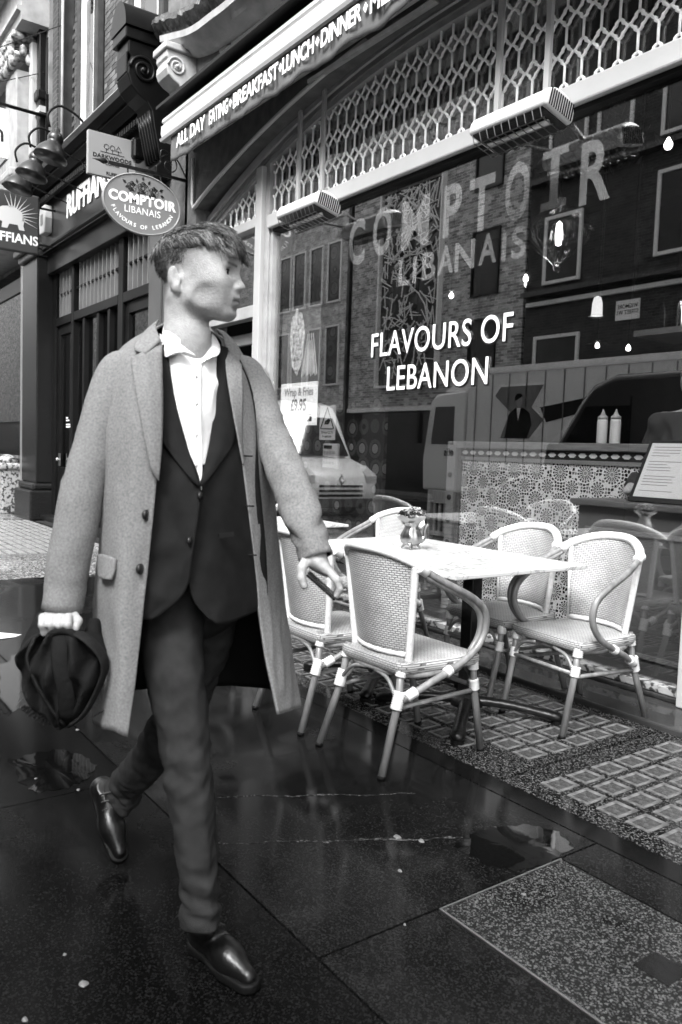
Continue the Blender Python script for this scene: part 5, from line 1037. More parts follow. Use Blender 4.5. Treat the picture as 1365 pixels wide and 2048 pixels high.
# ------------------------------------------------------------------ the walking man
FH = np.array([CFW[0], CFW[1], 0]); FH /= np.linalg.norm(FH); RH = np.array([CR[0], CR[1], 0]); RH /= np.linalg.norm(RH); UP = np.array([0, 0, 1.])
man = thing('person', (-1.95, .9, 0), 'person striding past in an open pale wool overcoat over a dark suit, head turned aside', 'person')
HC = at(398, 548, 2.12); yaw = R(-13); HX = RH*math.cos(yaw)+FH*math.sin(yaw); HY = RH*math.sin(yaw)-FH*math.cos(yaw)
HB = np.stack([HX, HY, UP], 1)                                   # head axes: forward, towards the camera, up
def hl(p): return (p-HC) @ HB                                     # world -> head coordinates
def hw(x, y, z): return HC+HB @ np.array([x, y, z])
def head_sdf(p):
    q = hl(p); s = q.copy(); s[..., 1] = np.abs(s[..., 1])       # left-right symmetric
    d = ell(s, (-.016, 0, .036), (.104, .074, .088))
    d = smin(d, ell(s, (.050, 0, -.030), (.060, .056, .085)), .045); d = smin(d, ell(s, (.030, .034, .000), (.056, .032, .060)), .030)
    d = smin(d, ell(s, (.072, 0, .045), (.038, .052, .042)), .03)          # forehead
    d = smin(d, cone(s, (.004, .050, -.070), (.078, .016, -.106), .020, .016), .026)
    d = smin(d, cone(s, (-.008, .055, -.030), (.004, .051, -.072), .017, .019), .02)
    d = smin(d, ell(s, (.088, .0, -.104), (.020, .022, .017)), .016)       # chin
    d = smin(d, ell(s, (.062, .044, -.026), (.026, .014, .018)), .030); d = smin(d, ell(s, (.046, .028, -.056), (.042, .024, .044)), .035); d = smin(d, ell(s, (.020, .042, -.045), (.036, .018, .045)), .03)     # cheekbone
    d = smin(d, cone(s, (.098, .006, .014), (.086, .040, .012), .0105, .009), .012) # brow ridge
    d = smax(d, -ell(s, (.106, .031, -.003), (.016, .0165, .0115)), .010)  # orbit
    d = smin(d, ell(s, (.078, .031, -.003), (.0142, .0142, .0142)), .004)
    d = smax(d, -ell(s, (.056, .0745, -.070), (.028, .0095, .018)), .024)
    d = smin(d, cone(s, (.072, .045, .0045), (.0935, .022, .0055), .0045, .0045), .004)   # lids
    d = smin(d, cone(s, (.074, .044, -.012), (.091, .022, -.013), .0035, .0035), .005)
    d = smin(d, cone(s, (.100, 0, .006), (.117, 0, -.032), .0082, .0098), .010)
    d = smin(d, ell(s, (.1195, 0, -.0365), (.0115, .0105, .0095)), .007)
    d = smin(d, ell(s, (.1075, .0125, -.0415), (.0105, .0068, .0075)), .006)
    d = smax(d, -ell(s, (.1095, .0065, -.0475), (.0055, .0035, .0035)), .003)
    d = smin(d, ell(s, (.094, 0, -.068), (.020, .026, .026)), .014)        # muzzle
    d = smin(d, cone(s, (.1115, .002, -.0655), (.095, .0215, -.0705), .0068, .003), .005)
    d = smin(d, cone(s, (.1085, .002, -.0800), (.094, .0205, -.0735), .0072, .003), .005)
    d = smax(d, -cone(s, (.1235, 0, -.0735), (.100, .0215, -.0728), .0028, .0010), .004)
    d = smax(d, -ell(s, (.108, 0, -.0945), (.008, .014, .005)), .008)
    # ear
    e = ell(s, (-.036, .0755, -.026), (.0208, .0075, .0315), rot=np.array(Matrix.Rotation(R(-12), 3, 'Y')) @ np.array(Matrix.Rotation(R(18), 3, 'Z')))
    e = smax(e, -ell(s, (-.030, .0835, -.022), (.0145, .0070, .0225)), .005); e = smin(e, cone(s, (-.040, .077, -.008), (-.040, .0795, -.036), .0036, .0032), .005); e = smin(e, ell(s, (-.020, .0715, -.026), (.006, .006, .0075)), .005)
    e = smin(e, ell(s, (-.026, .074, -.054), (.0095, .0062, .0095)), .006); d = smin(d, e, .006)
    # neck
    n_ = cone(s, (-.036, .0, -.060), (-.030, 0, -.200), .056, .060); n_ = smin(n_, cone(s, (-.045, .045, -.070), (.014, .014, -.185), .016, .013), .018); n_ = smin(n_, ell(s, (.024, 0, -.150), (.011, .010, .015)), .014)
    d = smin(d, n_, .024)
    return d
def chain(p, pts, k=.012):
    d = None
    for (a, ra), (b, rb) in zip(pts, pts[1:]):
        c_ = cone(p, a, b, ra, rb); d = c_ if d is None else smin(d, c_, k)
    return d
A = lambda x, y, d: at(x, y, d)
SHR, SHL = A(238, 760, 2.10), A(505, 765, 2.33)
WR, WL = A(124, 1212, 2.02), A(632, 1106, 2.14); ELR, ELL_ = A(170, 990, 2.06), A(575, 955, 2.24)
HIPR, HIPL = A(350, 1205, 2.17), A(420, 1215, 2.32); KNR, KNL = A(376, 1510, 2.02), A(342, 1455, 2.385); ANR, ANL = A(402, 1850, 1.95), A(241, 1590, 2.53)
PEL = (HIPR+HIPL)/2; CHE = (SHR+SHL)/2
def finger(p, pts, r): return chain(p, [(A(*q), r*(1-.10*i)) for i, q in enumerate(pts)], .004)
def handR(p):   # fist closed on the bag, knuckles to the camera
    d = cone(p, A(124,1205,2.02), A(122,1238,2.005), .029, .034); Rm = np.stack([RH, FH, UP], 1); d = smin(d, ell(p, A(118,1240,2.0), (.048,.030,.027), rot=Rm), .016)
    for x in (86, 103, 120, 137): d = smin(d, finger(p, ((x,1234,1.974),(x-1,1250,1.955),(x+3,1266,1.966),(x+6,1262,1.995)), .0106), .0025)
    d = smin(d, finger(p, ((146,1228,2.0),(157,1242,1.985),(151,1258,1.975)), .0118), .010); return d
def handL(p):   # loose grip round the phone, thumb hanging in front
    d = cone(p, A(628,1098,2.145), A(634,1122,2.13), .025, .026); t_ = A(660,1148,2.13)-A(626,1106,2.13); t_ /= np.linalg.norm(t_); w_ = FH-t_*(FH @ t_); w_ /= np.linalg.norm(w_); Rm = np.stack([t_, w_, np.cross(t_, w_)], 1); d = smin(d, ell(p, A(640,1126,2.135), (.046,.046,.021), rot=Rm), .016)
    d = smin(d, finger(p, ((616,1116,2.115),(604,1136,2.10),(603,1156,2.095),(609,1172,2.095)), .0145), .012)
    d = smin(d, finger(p, ((652,1136,2.105),(673,1160,2.092),(680,1178,2.095),(674,1192,2.10)), .0112), .008)
    for k, (dx, dd) in enumerate(((2,.018),(3,.036),(1,.053))): d = smin(d, finger(p, ((654+dx,1138,2.108+dd),(675+dx,1162,2.098+dd),(678+dx,1182,2.104+dd),(668+dx,1192,2.115+dd)), .0105), .005)
    return d
def body_sdf(p):
    out = np.full(p.shape[:-1], 1.0); flat = p.reshape(-1, 3); o = out.reshape(-1)
    # torso and limbs (all under the clothes)
    d = ell(flat, (CHE+PEL)/2+UP*.10, (.115, .165, .28)); d = smin(d, ell(flat, PEL+UP*.04, (.11, .15, .13)), .06)
    d = smin(d, chain(flat, ((SHR, .05), (SHL, .05))), .06); nk = hw(-.030, 0, -.17); d = smin(d, cone(flat, nk, CHE+UP*-.03, .058, .075), .05)
    for a in ((SHR, .048), (ELR, .038), (WR, .026)), ((SHL, .048), (ELL_, .038), (WL, .026)): d = smin(d, chain(flat, a), .02)
    for a in ((HIPR, .06), ((HIPR+KNR)/2-UP*0, .05), (KNR, .042), (ANR, .03)), ((HIPL, .06), (KNL, .042), (ANL, .03)): d = smin(d, chain(flat, a), .03)
    o[:] = d
    for fn, c_, r_, k in ((head_sdf, HC-UP*.02, .34, .02), (handR, A(122,1240,2.0), .2, .012), (handL, A(645,1140,2.11), .2, .012)):
        m_ = np.linalg.norm(flat-c_, axis=1) < r_
        if m_.any(): o[m_] = smin(o[m_], fn(flat[m_]), k)
    return out
HAIR0 = mat('dark_brow_hair', .02, .7)
# skin with a shaved side fade stored per vertex
SKIN = mat('skin', .36, .55, .09, 90, .3, 260, spec=.3); nt = SKIN.node_tree; b = nt.nodes['Principled BSDF']; at_ = nt.nodes.new('ShaderNodeAttribute'); at_.attribute_name = 'tone'
src = b.inputs['Base Color'].links[0].from_socket; mx = nt.nodes.new('ShaderNodeMix'); mx.data_type = 'RGBA'; mx.blend_type = 'MULTIPLY'; mx.inputs[0].default_value = 1
nt.links.new(src, mx.inputs[6]); nt.links.new(at_.outputs['Color'], mx.inputs[7]); nt.links.new(mx.outputs[2], b.inputs['Base Color']); b.inputs['Subsurface Weight'].default_value = .08; b.inputs['Subsurface Radius'].default_value = (.01, .01, .01)
bod = sdf_obj('body', body_sdf, (-2.75, .35, -.02), (-1.35, 1.45, 1.98), .0034, SKIN, man, 1)
P = np.empty(len(bod.data.vertices)*3); bod.data.vertices.foreach_get('co', P); P = P.reshape(-1, 3)+np.array(ORG[man.name]); q = hl(P); x, y, z = q.T; ay = np.abs(y)
tone = np.ones(len(P)); near = np.linalg.norm(q, axis=1) < .2
fade = (.35+.65*np.clip((z-.005)/.05, 0, 1))*np.clip((z-(-.050-.3*(x+.03)))/.05, 0, 1)*np.clip((.074-x-.15*np.clip(.03-z,0,1))/.07, 0, 1)*(np.abs(np.linalg.norm(np.stack([x+.036, z+.026], 1), axis=1)) > 0)
earm = (np.linalg.norm(np.stack([(x+.036)/.027, (z+.026)/.040], 1), axis=1) < 1) & (ay > .066); back = np.clip((-.05-x)/.03, 0, 1)*np.clip((z+.10)/.05, 0, 1)
tone = np.where(near, 1-np.maximum(.70*fade, .82*back)*(~earm), 1.0)
brow = np.exp(-(((z-.0165-.10*(ay-.03))/.0035)**2))*np.clip((x-.075)/.008, 0, 1)*(ay > .010)*(ay < .046); tone = np.where(near, tone*(1-.82*brow), tone)
lip = np.exp(-(((z+.0725)/.0085)**4))*np.clip((x-.094)/.008, 0, 1)*(ay < .022); tone = np.where(near, tone*(1-.45*lip), tone); ml_ = np.exp(-(((z+.0735)/.0022)**2))*np.clip((x-.092)/.006, 0, 1)*(ay < .024); tone = np.where(near, tone*(1-.7*ml_), tone)
stub = np.clip((-.055-z)/.03, 0, 1)*np.clip((x+.01)/.02, 0, 1)*(z > -.125); tone = np.where(near, tone*(1-.22*stub), tone)
iris = np.sqrt((ay-.029)**2+(z+.003)**2+(x-.0945)**2); sock = np.clip(1-np.abs(iris-.0)/.0062, 0, 1)*(x > .085); tone = np.where(near, tone*(1-.9*np.clip(sock*3, 0, 1)), tone)
ca = bod.data.color_attributes.new('tone', 'FLOAT_COLOR', 'POINT'); ca.data.foreach_set('color', np.stack([tone, tone, tone, np.ones_like(tone)], 1).ravel().astype(np.float32))
for s_ in (1, -1):
    c_ = Vector(hw(.0815, s_*.031, -.003)); ey = MB(); g_ = [[c_+Vector(HB @ np.array([.0146*math.cos(t), .0146*math.sin(t)*math.cos(a_), .0146*math.sin(t)*math.sin(a_)])) for a_ in np.linspace(0, 2*math.pi, 21)[:-1]] for t in np.linspace(.02, 1.5, 9)]
    ey.grid(g_, False, True); eo = ey.build('eye', mat('eye_white', .62, .15), bod, smooth=True)
    MB().grid([[c_+Vector(HB @ np.array([.0150*math.cos(t+.0), .0150*math.sin(t)*math.cos(a_)-0*s_, .0150*math.sin(t)*math.sin(a_)])) for a_ in np.linspace(0, 2*math.pi, 17)[:-1]] for t in (.01, .2, .40, .56)], False, True).build('iris', mat('dark_iris', .02, .1), eo, smooth=True)
    lash = MB(); lash.tube([hw(.0815+.0152*math.cos(q_)*.96, s_*(.031+.0152*math.sin(q_)), .0032-.002*abs(q_)) for q_ in np.linspace(-.6, 1.05, 9)], [.0008,.0018,.0022,.0022,.0022,.0022,.0022,.0018,.0008], 5); lash.build('eyelashes', HAIR0, bod)
    bw_ = MB()
    for k in range(160): t = k/160; yy = .012+.034*t; xx = .1085-.022*t**1.8+.0015; zz = .0185+.004*math.sin(t*2.6); bw_.tube([hw(xx, s_*yy, zz+random.uniform(-.003,.003)), hw(xx-.003+.001, s_*(yy+.007), zz+random.uniform(0,.003))], [.0012, .0005], 4)
    bw_.build('eyebrow', HAIR0, bod)
# ---- hair: a soft under-mass plus strands
HAIR = mat('hair', .05, .7, .4, 40, spec=.15); HAIRL = mat('hair_lit', .17, .6, .3, 40, spec=.25)  # second, paler copy puts the highlights into the strand colour
def hair_mass(p):
    s = hl(p); t = s.copy(); t[..., 1] = np.abs(t[..., 1])
    d = ell(t, (-.012, 0, .044), (.109, .077, .070)); d = smin(d, cone(t, (.03, .02, .100), (.096, .022, .062), .028, .022), .02); d = smin(d, cone(t, (.078, .036, .078), (.109, .030, .036), .020, .010), .012); d = smin(d, cone(t, (.088, .004, .08), (.117, .006, .036), .020, .010), .012)
    cut = (.047-.10*np.clip(-t[..., 0]-.03, 0, 1)-.14*np.clip(t[..., 0]-.06, 0, 1))-t[..., 2]
    w_ = .0035*np.sin(s[..., 0]*150+s[..., 1]*220)*np.sin(s[..., 1]*170-s[..., 2]*90)
    return smax(d+w_, cut, .012)
hm = sdf_obj('hair', hair_mass, HC-np.array([.16, .16, .06]), HC+np.array([.16, .16, .18]), .004, HAIR, man, 1)
st = MB(); st2 = MB(); rnd = random.Random(3)
def strand(mb, pts, r):
    w_ = [hw(*q_) for q_ in catmull(pts, 7)]; mb.tube(w_, [r*.7, r, r, r*.95, r*.8, r*.5, r*.12], 4)
for k in range(5200):
    a = rnd.uniform(-1, 1); x0 = rnd.uniform(-.115, .085); y0 = a*.074*math.sqrt(max(0, 1-((x0+.012)/.125)**2)); zz = .042+.070*math.sqrt(max(0, 1-((x0+.012)/.112)**2*.98-(y0/.079)**2*.98)); front = max(0, min(1, (x0+.02)/.1)); zz += .013*math.exp(-((x0-.045)/.045)**2)*(1-abs(a)*.6); bk = x0 < rnd.uniform(-.10, -.05)
    L_ = rnd.uniform(.028, .058)*(1+.25*front); dy = rnd.gauss(0, .007)+y0*.10; lift = rnd.uniform(.002, .014)
    p0 = (x0, y0, zz-.004); p1 = (x0+L_*.4, y0+dy*.5, zz+lift-.10*L_*max(0, x0/.09)); x2 = min(x0+L_*.95, .122+rnd.gauss(0, .004)); drop = .35*L_*max(-.3, x0/.09)+max(0, x0+L_*.9-.10)*.9
    if bk: p1 = (x0-.006, y0*1.05, zz-.006+lift*.6); p2 = (x0-.007+rnd.gauss(0, .003), y0*1.04+dy*.5, zz-.024+rnd.gauss(0,.006))
    elif abs(y0) > .052: s_ = 1 if y0 > 0 else -1; p1 = (x0+L_*.35, y0+s_*.006, zz-.004+lift*.5); p2 = (x0+L_*.75, y0+s_*.008+dy*.3, zz-.020-.016*front+rnd.gauss(0, .006))
    else: p2 = (x2, y0+dy, max(.026, zz+lift*.4-drop))
    strand(st if rnd.random() < .52 else st2, [p0, p1, p2], rnd.uniform(.0008, .0014))
for k in range(90):       # fringe falling over the brow
    y0 = rnd.uniform(-.05, .055); x0 = .075+rnd.uniform(-.02, .02); strand(st if rnd.random() < .8 else st2, [(x0, y0, .105-abs(y0)*.4), (.112-abs(y0)*.3, y0+rnd.gauss(0, .005), .082), (.121-abs(y0)*.55+rnd.gauss(0, .004), y0+rnd.gauss(0, .01), .036+rnd.uniform(-.010, .014))], rnd.uniform(.0013, .0022))
for k in range(5200):      # clipped sides and nape
    x0 = rnd.uniform(-.118, .052); zf = rnd.uniform(-.055, .058); 
    if rnd.random() > np.interp(zf+max(0, -x0-.06)*.6, [-.05, .0, .05], [.03, .35, 1.0]) or (x0 > .0 and zf < .010) or (abs(x0+.036) < .026 and -.062 < zf < .012): continue
    qy = 1-((x0+.016)/.1045)**2-((zf-.036)/.0885)**2
    if qy <= 0.02: continue
    y0 = .0743*math.sqrt(qy)*(1 if rnd.random() < .7 else -1); L_ = rnd.uniform(.004, .009); sg = 1 if y0 > 0 else -1
    st.tube([hw(x0, y0, zf), hw(x0-L_*.4, y0+sg*.0014, zf-L_*.85)], [.0007, .0003], 3)
st.build('strands', HAIR, hm, smooth=True); st2.build('lighter_strands', HAIRL, hm, smooth=True)
# ---- clothes
WOOL = mat('pale_grey_wool', .185, .95, .24, 170, .35, 500, spec=.2); WOOLD = mat('coat_lining', .003, .7, spec=.2); SUIT = mat('dark_suit_cloth', .009, .8, .25, 25, .2, 600, spec=.15); TROU = mat('grey_trouser_cloth', .021, .85, .2, 25, .25, 700, spec=.12); COTT = mat('white_cotton', .78, .75, .03, 12, .15, 60)
LEATH = mat('black_boot_leather', .004, .33, .3, 30, .15, 90); BUTN = mat('dark_button', .015, .3)
def wr(x, y): return math.sin(x)*.6+math.sin(x*2.3+y*1.7+1)*.4
def shell(name, rows, nu, nv, m, th, parent, wrinkle=0.0, inner=None, wf=(9, 5), offset=-1):
    R_ = [[A(*q_) for q_ in r_] for r_ in rows]; g = loft(R_, nu, nv); n_ = len(g)
    if wrinkle:
        for i in range(len(g)):
            for j in range(len(g[0])):
                k = wrinkle*wr(j/len(g[0])*wf[0]*2+i*.02, i/len(g)*wf[1]*3); g[i][j] = g[i][j]-FH*k
    mb = MB().grid(g); me_o = mb.build(name, m, parent, smooth=True)
    if th:
        s_ = me_o.modifiers.new('s', 'SOLIDIFY'); s_.thickness = th; s_.offset = offset
        if inner: me_o.data.materials.append(inner); s_.material_offset = 1; s_.material_offset_rim = 0
    return me_o
coat_rows = [
 [(325,684,2.09),(304,676,2.10),(312,656,2.16),(336,642,2.25),(385,650,2.31),(428,664,2.30),(444,676,2.27),(448,694,2.23),(448,712,2.20)],
 [(323,760,2.025),(266,718,2.04),(224,722,2.11),(262,690,2.26),(390,682,2.37),(476,700,2.41),(502,748,2.36),(488,738,2.24),(462,762,2.155)],
 [(322,840,1.985),(265,840,1.975),(207,832,2.06),(232,800,2.26),(380,790,2.39),(498,800,2.43),(536,835,2.36),(508,842,2.205),(478,850,2.13)],
 [(311,1000,1.972),(255,1000,1.965),(206,1000,2.06),(232,960,2.26),(380,950,2.41),(508,962,2.43),(550,1000,2.36),(528,1002,2.22),(497,1010,2.145)],
 [(293,1170,1.968),(240,1170,1.962),(193,1180,2.06),(217,1130,2.27),(380,1120,2.43),(526,1132,2.45),(572,1180,2.38),(552,1190,2.24),(522,1200,2.165)],
 [(275,1330,1.962),(232,1330,1.955),(189,1330,2.07),(216,1270,2.31),(390,1255,2.49),(540,1272,2.47),(590,1322,2.38),(569,1330,2.24),(539,1334,2.165)],
 [(257,1472,1.955),(222,1463,1.95),(187,1446,2.07),(230,1386,2.34),(400,1371,2.53),(530,1376,2.49),(604,1408,2.38),(581,1420,2.25),(556,1428,2.17)]]
coat = shell('overcoat', coat_rows, 60, 96, WOOL, .007, man, .006, WOOLD, (7, 2))
def sleeve(name, pts, m, parent, wrk, seed, fl=1.0):
    c_ = catmull([np.append(A(x, y, d), r) for x, y, d, r in pts], 46); mb = MB(); g = []; prev = None; N_ = 28
    for i, q_ in enumerate(c_):
        d_ = Vector(c_[min(i+1, 45)][:3])-Vector(c_[max(i-1, 0)][:3]); d_.normalize(); X_ = Vector(FH)-d_*Vector(FH).dot(d_); X_.normalize(); Y_ = d_.cross(X_)
        row = []
        for k in range(N_):
            a = 2*math.pi*k/N_; w_ = wrk*(math.sin(i*.55+1.8*math.sin(a+seed)+seed)+.6*math.sin(i*.23+2*a+seed*2))*min(1, i/8)*(1 if i < 43 else .3)
            row.append(Vector(q_[:3])+(X_*math.cos(a)*fl+Y_*math.sin(a))*(q_[3]+w_))
        g.append(row)
    mb.grid(g, False, True); o = mb.build(name, m, parent, smooth=True); s_ = o.modifiers.new('s', 'SOLIDIFY'); s_.thickness = .006; s_.offset = -1; o.data.materials.append(WOOLD); s_.material_offset = 1; s_.material_offset_rim = 0
    return o
sleeve('sleeve', ((264,722,2.12,.036),(238,748,2.10,.056),(216,812,2.08,.057),(188,900,2.06,.055),(162,1000,2.04,.056),(141,1110,2.03,.053),(124,1222,2.02,.050)), WOOL, coat, .0012, 1.0)
sleeve('sleeve', ((462,728,2.335,.032),(492,754,2.325,.058),(522,826,2.29,.058),(554,905,2.245,.053),(588,985,2.19,.053),(614,1058,2.155,.050),(633,1116,2.135,.047)), WOOL, coat, .0018, 2.0)
crumple(coat, .0055, (17, 17, 5, 3), 12.0, ([.55, .9, 1.3, 1.5], [1, 1, .7, .2])); crumple(coat, .009, (7, 7, 1.6), 3.0, ([.55, .9, 1.3, 1.5], [1.3, 1, .5, .15]))
crumple(bpy.data.objects['sleeve'], .0045, (13, 13, 16, 10), 1.0, ([.8, .86, 1.35, 1.5], [.2, 1, .9, .2])); crumple(bpy.data.objects['sleeve.001'], .012, (14, 14, 20, 14), 6.0, ([1.0, 1.06, 1.35, 1.5], [.3, 1, .9, .2]))
# collar and lapels of the coat
def patch(name, rows, m, th, parent, nu=14, nv=10, off=0.0, bev=True):
    R_ = [[A(x, y, d-off) for x, y, d in r_] for r_ in rows]; o = MB().grid(loft(R_, nu, nv)).build(name, m, parent, smooth=True); s_ = o.modifiers.new('s', 'SOLIDIFY'); s_.thickness = th; s_.offset = 0; return o
patch('lapel', [[(270,714,2.02),(295,700,2.03),(324,690,2.065)],[(262,722,2.012),(292,735,2.0),(325,745,2.018)],[(272,790,1.975),(298,800,1.97),(326,810,1.992)],[(288,870,1.958),(305,880,1.957),(324,888,1.972)],[(306,950,1.962),(312,956,1.962),(318,962,1.966)]], WOOL, .005, coat, off=.006)
patch('collar', [[(318,640,2.16),(312,655,2.13),(322,680,2.075)],[(296,658,2.13),(292,675,2.085),(310,692,2.045)],[(272,684,2.08),(270,700,2.04),(292,708,2.02)]], WOOL, .005, coat, off=.008)
patch('collar', [[(432,658,2.285),(447,674,2.26),(449,690,2.225)],[(448,664,2.29),(466,684,2.26),(464,712,2.20)],[(455,672,2.30),(480,700,2.265),(478,728,2.19)]], WOOL, .005, coat, off=.008)
patch('lapel', [[(449,700,2.195),(468,712,2.195),(484,730,2.19)],[(455,760,2.145),(470,770,2.15),(486,790,2.16)],[(468,830,2.115),(476,850,2.125),(484,870,2.14)],[(482,905,2.118),(484,915,2.12),(487,930,2.125)]], WOOL, .005, coat, off=.006)
fl_ = patch('pocket_flap', [[(198,1108,2.03),(214,1111,1.995),(233,1118,1.975)],[(197,1135,2.03),(212,1138,1.99),(230,1142,1.972)],[(198,1152,2.028),(210,1158,1.988),(223,1160,1.972)]], WOOL, .008, coat, off=.014)
for x, y, d in ((292,1030,1.958),(280,1138,1.955)): MB().lathe([(0,.006),(.011,.005),(.0135,0),(.0135,-.004)], 14, A(x, y, d), Matrix.Rotation(R(90), 3, 'X') @ Matrix.Rotation(R(-50), 3, 'Y')).build('coat_button', BUTN, coat, smooth=True)
for x, y, d in ((497,912,2.13),(500,1012,2.128),(505,1110,2.135)): p_ = A(x, y, d); MB().tube([p_-RH*.012, p_+RH*.012], .0022, 5).build('buttonhole', SUIT, coat)
# suit jacket
jk = shell('suit_jacket', [[(292,690,2.13),(312,694,2.10),(332,690,2.095)],[(262,780,2.06),(318,780,2.05),(346,790,2.06)],[(252,880,2.03),(325,880,2.025),(372,888,2.035)],[(250,960,2.02),(330,962,2.003),(401,972,2.003)],[(250,1080,2.01),(322,1090,1.992),(388,1096,1.992)],[(240,1170,2.005),(310,1185,1.985),(370,1184,1.992)],[(232,1222,2.0),(290,1240,1.985),(312,1238,1.99)]], 44, 26, SUIT, .006, man, .004, None, (3, 4))
shell('jacket_left_panel', [[(437,690,2.185),(452,694,2.20),(474,702,2.24)],[(432,780,2.14),(466,780,2.155),(506,785,2.24)],[(420,880,2.09),(462,880,2.115),(515,880,2.2)],[(392,966,2.016),(450,962,2.07),(520,960,2.19)],[(374,1095,2.008),(450,1090,2.06),(532,1090,2.2)],[(384,1190,2.012),(450,1195,2.06),(536,1190,2.2)],[(420,1240,2.03),(452,1248,2.06),(530,1216,2.2)]], 44, 26, SUIT, .006, jk, .003, None, (3, 4))
shell('jacket_back', [[(275,700,2.2),(390,690,2.33),(480,706,2.32)],[(240,900,2.16),(390,880,2.36),(530,890,2.32)],[(238,1080,2.14),(390,1060,2.37),(540,1080,2.32)],[(235,1215,2.15),(390,1190,2.4),(540,1210,2.32)]], 20, 20, SUIT, .006, jk)
patch('lapel', [[(318,694,2.085),(327,690,2.085),(334,690,2.09)],[(312,790,2.04),(330,790,2.04),(349,796,2.052)],[(318,866,2.018),(346,876,2.018),(374,890,2.03)],[(340,905,2.012),(365,915,2.012),(382,915,2.02)],[(388,966,2.002),(394,970,2.001),(400,974,2.002)]], SUIT, .005, jk, off=.008)
patch('lapel', [[(436,692,2.178),(445,694,2.185),(456,700,2.2)],[(431,790,2.13),(450,795,2.14),(474,800,2.165)],[(421,875,2.085),(444,880,2.095),(470,880,2.13)],[(412,920,2.05),(428,925,2.055),(446,920,2.08)],[(400,970,2.008),(404,972,2.01),(408,970,2.014)]], SUIT, .005, jk, off=.008)
for x, y, d in ((401,992,1.992),(380,1082,1.984)): MB().lathe([(0,.005),(.009,.004),(.0105,0),(.0105,-.003)], 14, A(x, y, d), Matrix.Rotation(R(90), 3, 'X') @ Matrix.Rotation(R(-54), 3, 'Y')).build('jacket_button', BUTN, jk, smooth=True)
MB().bar(A(438,1072,2.03), A(468,1068,2.055), .012, .004, up=FH).build('pocket_welt', SUIT, jk)
crumple(jk, .010, (10, 10, 9, 6), 2.0, ([.8, 1.0, 1.25, 1.4], [.6, 1, .7, .2]))
# shirt
sh = shell('shirt', [[(322,668,2.13),(352,700,2.085),(390,716,2.095),(420,706,2.13),(440,690,2.2)],[(318,780,2.075),(350,785,2.05),(390,790,2.055),(420,788,2.09),(446,780,2.16)],[(325,880,2.05),(362,882,2.04),(392,885,2.045),(415,882,2.07),(440,880,2.12)],[(370,985,2.03),(385,990,2.022),(397,992,2.022),(408,990,2.03),(430,985,2.07)]], 40, 30, COTT, .003, man, .003, None, (4, 3))
crumple(sh, .008, (12, 12, 9, 4), 5.0)
pl_ = patch('placket', [[(386,718,2.09),(404,718,2.102)],[(384,800,2.047),(402,800,2.057)],[(388,900,2.036),(405,900,2.046)],[(394,980,2.018),(404,980,2.02)]], COTT, .003, sh, 20, 6, .004)
for y, d in ((752,2.068),(808,2.040),(870,2.034),(930,2.026)): MB().lathe([(0,.003),(.0055,.002),(.006,0)], 10, A(394, y, d-.006), Matrix.Rotation(R(90), 3, 'X') @ Matrix.Rotation(R(-54), 3, 'Y')).build('shirt_button', SHEET, sh, smooth=True)
nb = [hw(.064*math.cos(t)-.026, .064*math.sin(t), -.176-.046*math.cos(t)) for t in np.linspace(R(85), R(275), 30)]; nb2 = [hw(.070*math.cos(t)-.022, .072*math.sin(t), -.205-.046*math.cos(t)) for t in np.linspace(R(85), R(275), 30)]
cb_ = MB().grid([nb, [(a+b_)/2*1.0 for a, b_ in zip(nb, nb2)], nb2]).build('collar_band', COTT, sh, smooth=True); cb_.modifiers.new('s', 'SOLIDIFY').thickness = .004
patch('collar_flap', [[(330,646,2.125),(344,672,2.09),(368,694,2.068),(392,712,2.062)],[(326,668,2.11),(336,690,2.075),(356,702,2.055),(382,706,2.058)],[(330,692,2.085),(332,706,2.066),(346,708,2.056),(366,700,2.056)],[(332,706,2.075),(332,714,2.062),(338,712,2.058),(350,705,2.056)]], COTT, .0035, sh, 16, 14, .004)
patch('collar_flap', [[(424,668,2.185),(422,690,2.15),(410,712,2.115),(396,730,2.092)],[(432,676,2.185),(434,698,2.15),(424,712,2.12),(408,724,2.098)],[(439,690,2.178),(440,704,2.15),(434,712,2.13),(422,714,2.112)]], COTT, .0035, sh, 14, 14, .006)
# trousers
def leg(name, pts, parent, seed, cuff=True):
    c_ = catmull([np.append(A(x, y, d), r) for x, y, d, r in pts], 120); g = []; N_ = 48
    for i, q_ in enumerate(c_):
        d_ = Vector(c_[min(i+1, 119)][:3])-Vector(c_[max(i-1, 0)][:3]); d_.normalize(); X_ = Vector((1,0,0))-d_*d_.x; X_.normalize(); Y_ = d_.cross(X_); row = []
        for k in range(N_):
            a = 2*math.pi*k/N_; cr = .20*max(0, math.cos(a))**18*(.3+.7*i/119); ii = i; i = i*59/119; f_ = .0015*math.sin(i*.42+2.0*math.sin(a+seed)+seed)+.0042*math.sin(i*1.1+2*a+seed)*math.exp(-((i-31)/6)**2)+.0045*math.sin(i*1.3+2*a+seed)*math.exp(-((i-53)/5)**2)
            row.append(Vector(q_[:3])+(X_*math.cos(a)+Y_*math.sin(a)*.92)*(q_[3]*(1+cr)+f_+(.0045 if cuff and i > 54 else 0))); i = ii
        g.append(row)
    o = MB().grid(g, False, True).build(name, TROU, parent, smooth=True); s_ = o.modifiers.new('s', 'SOLIDIFY'); s_.thickness = .004; s_.offset = -1; return o
tr = leg('trousers', ((352,1170,2.19,.100),(345,1260,2.13,.088),(352,1360,2.07,.080),(370,1480,2.025,.068),(380,1580,1.99,.061),(392,1690,1.965,.053),(398,1780,1.955,.049),(402,1848,1.95,.0475)), man, .4)
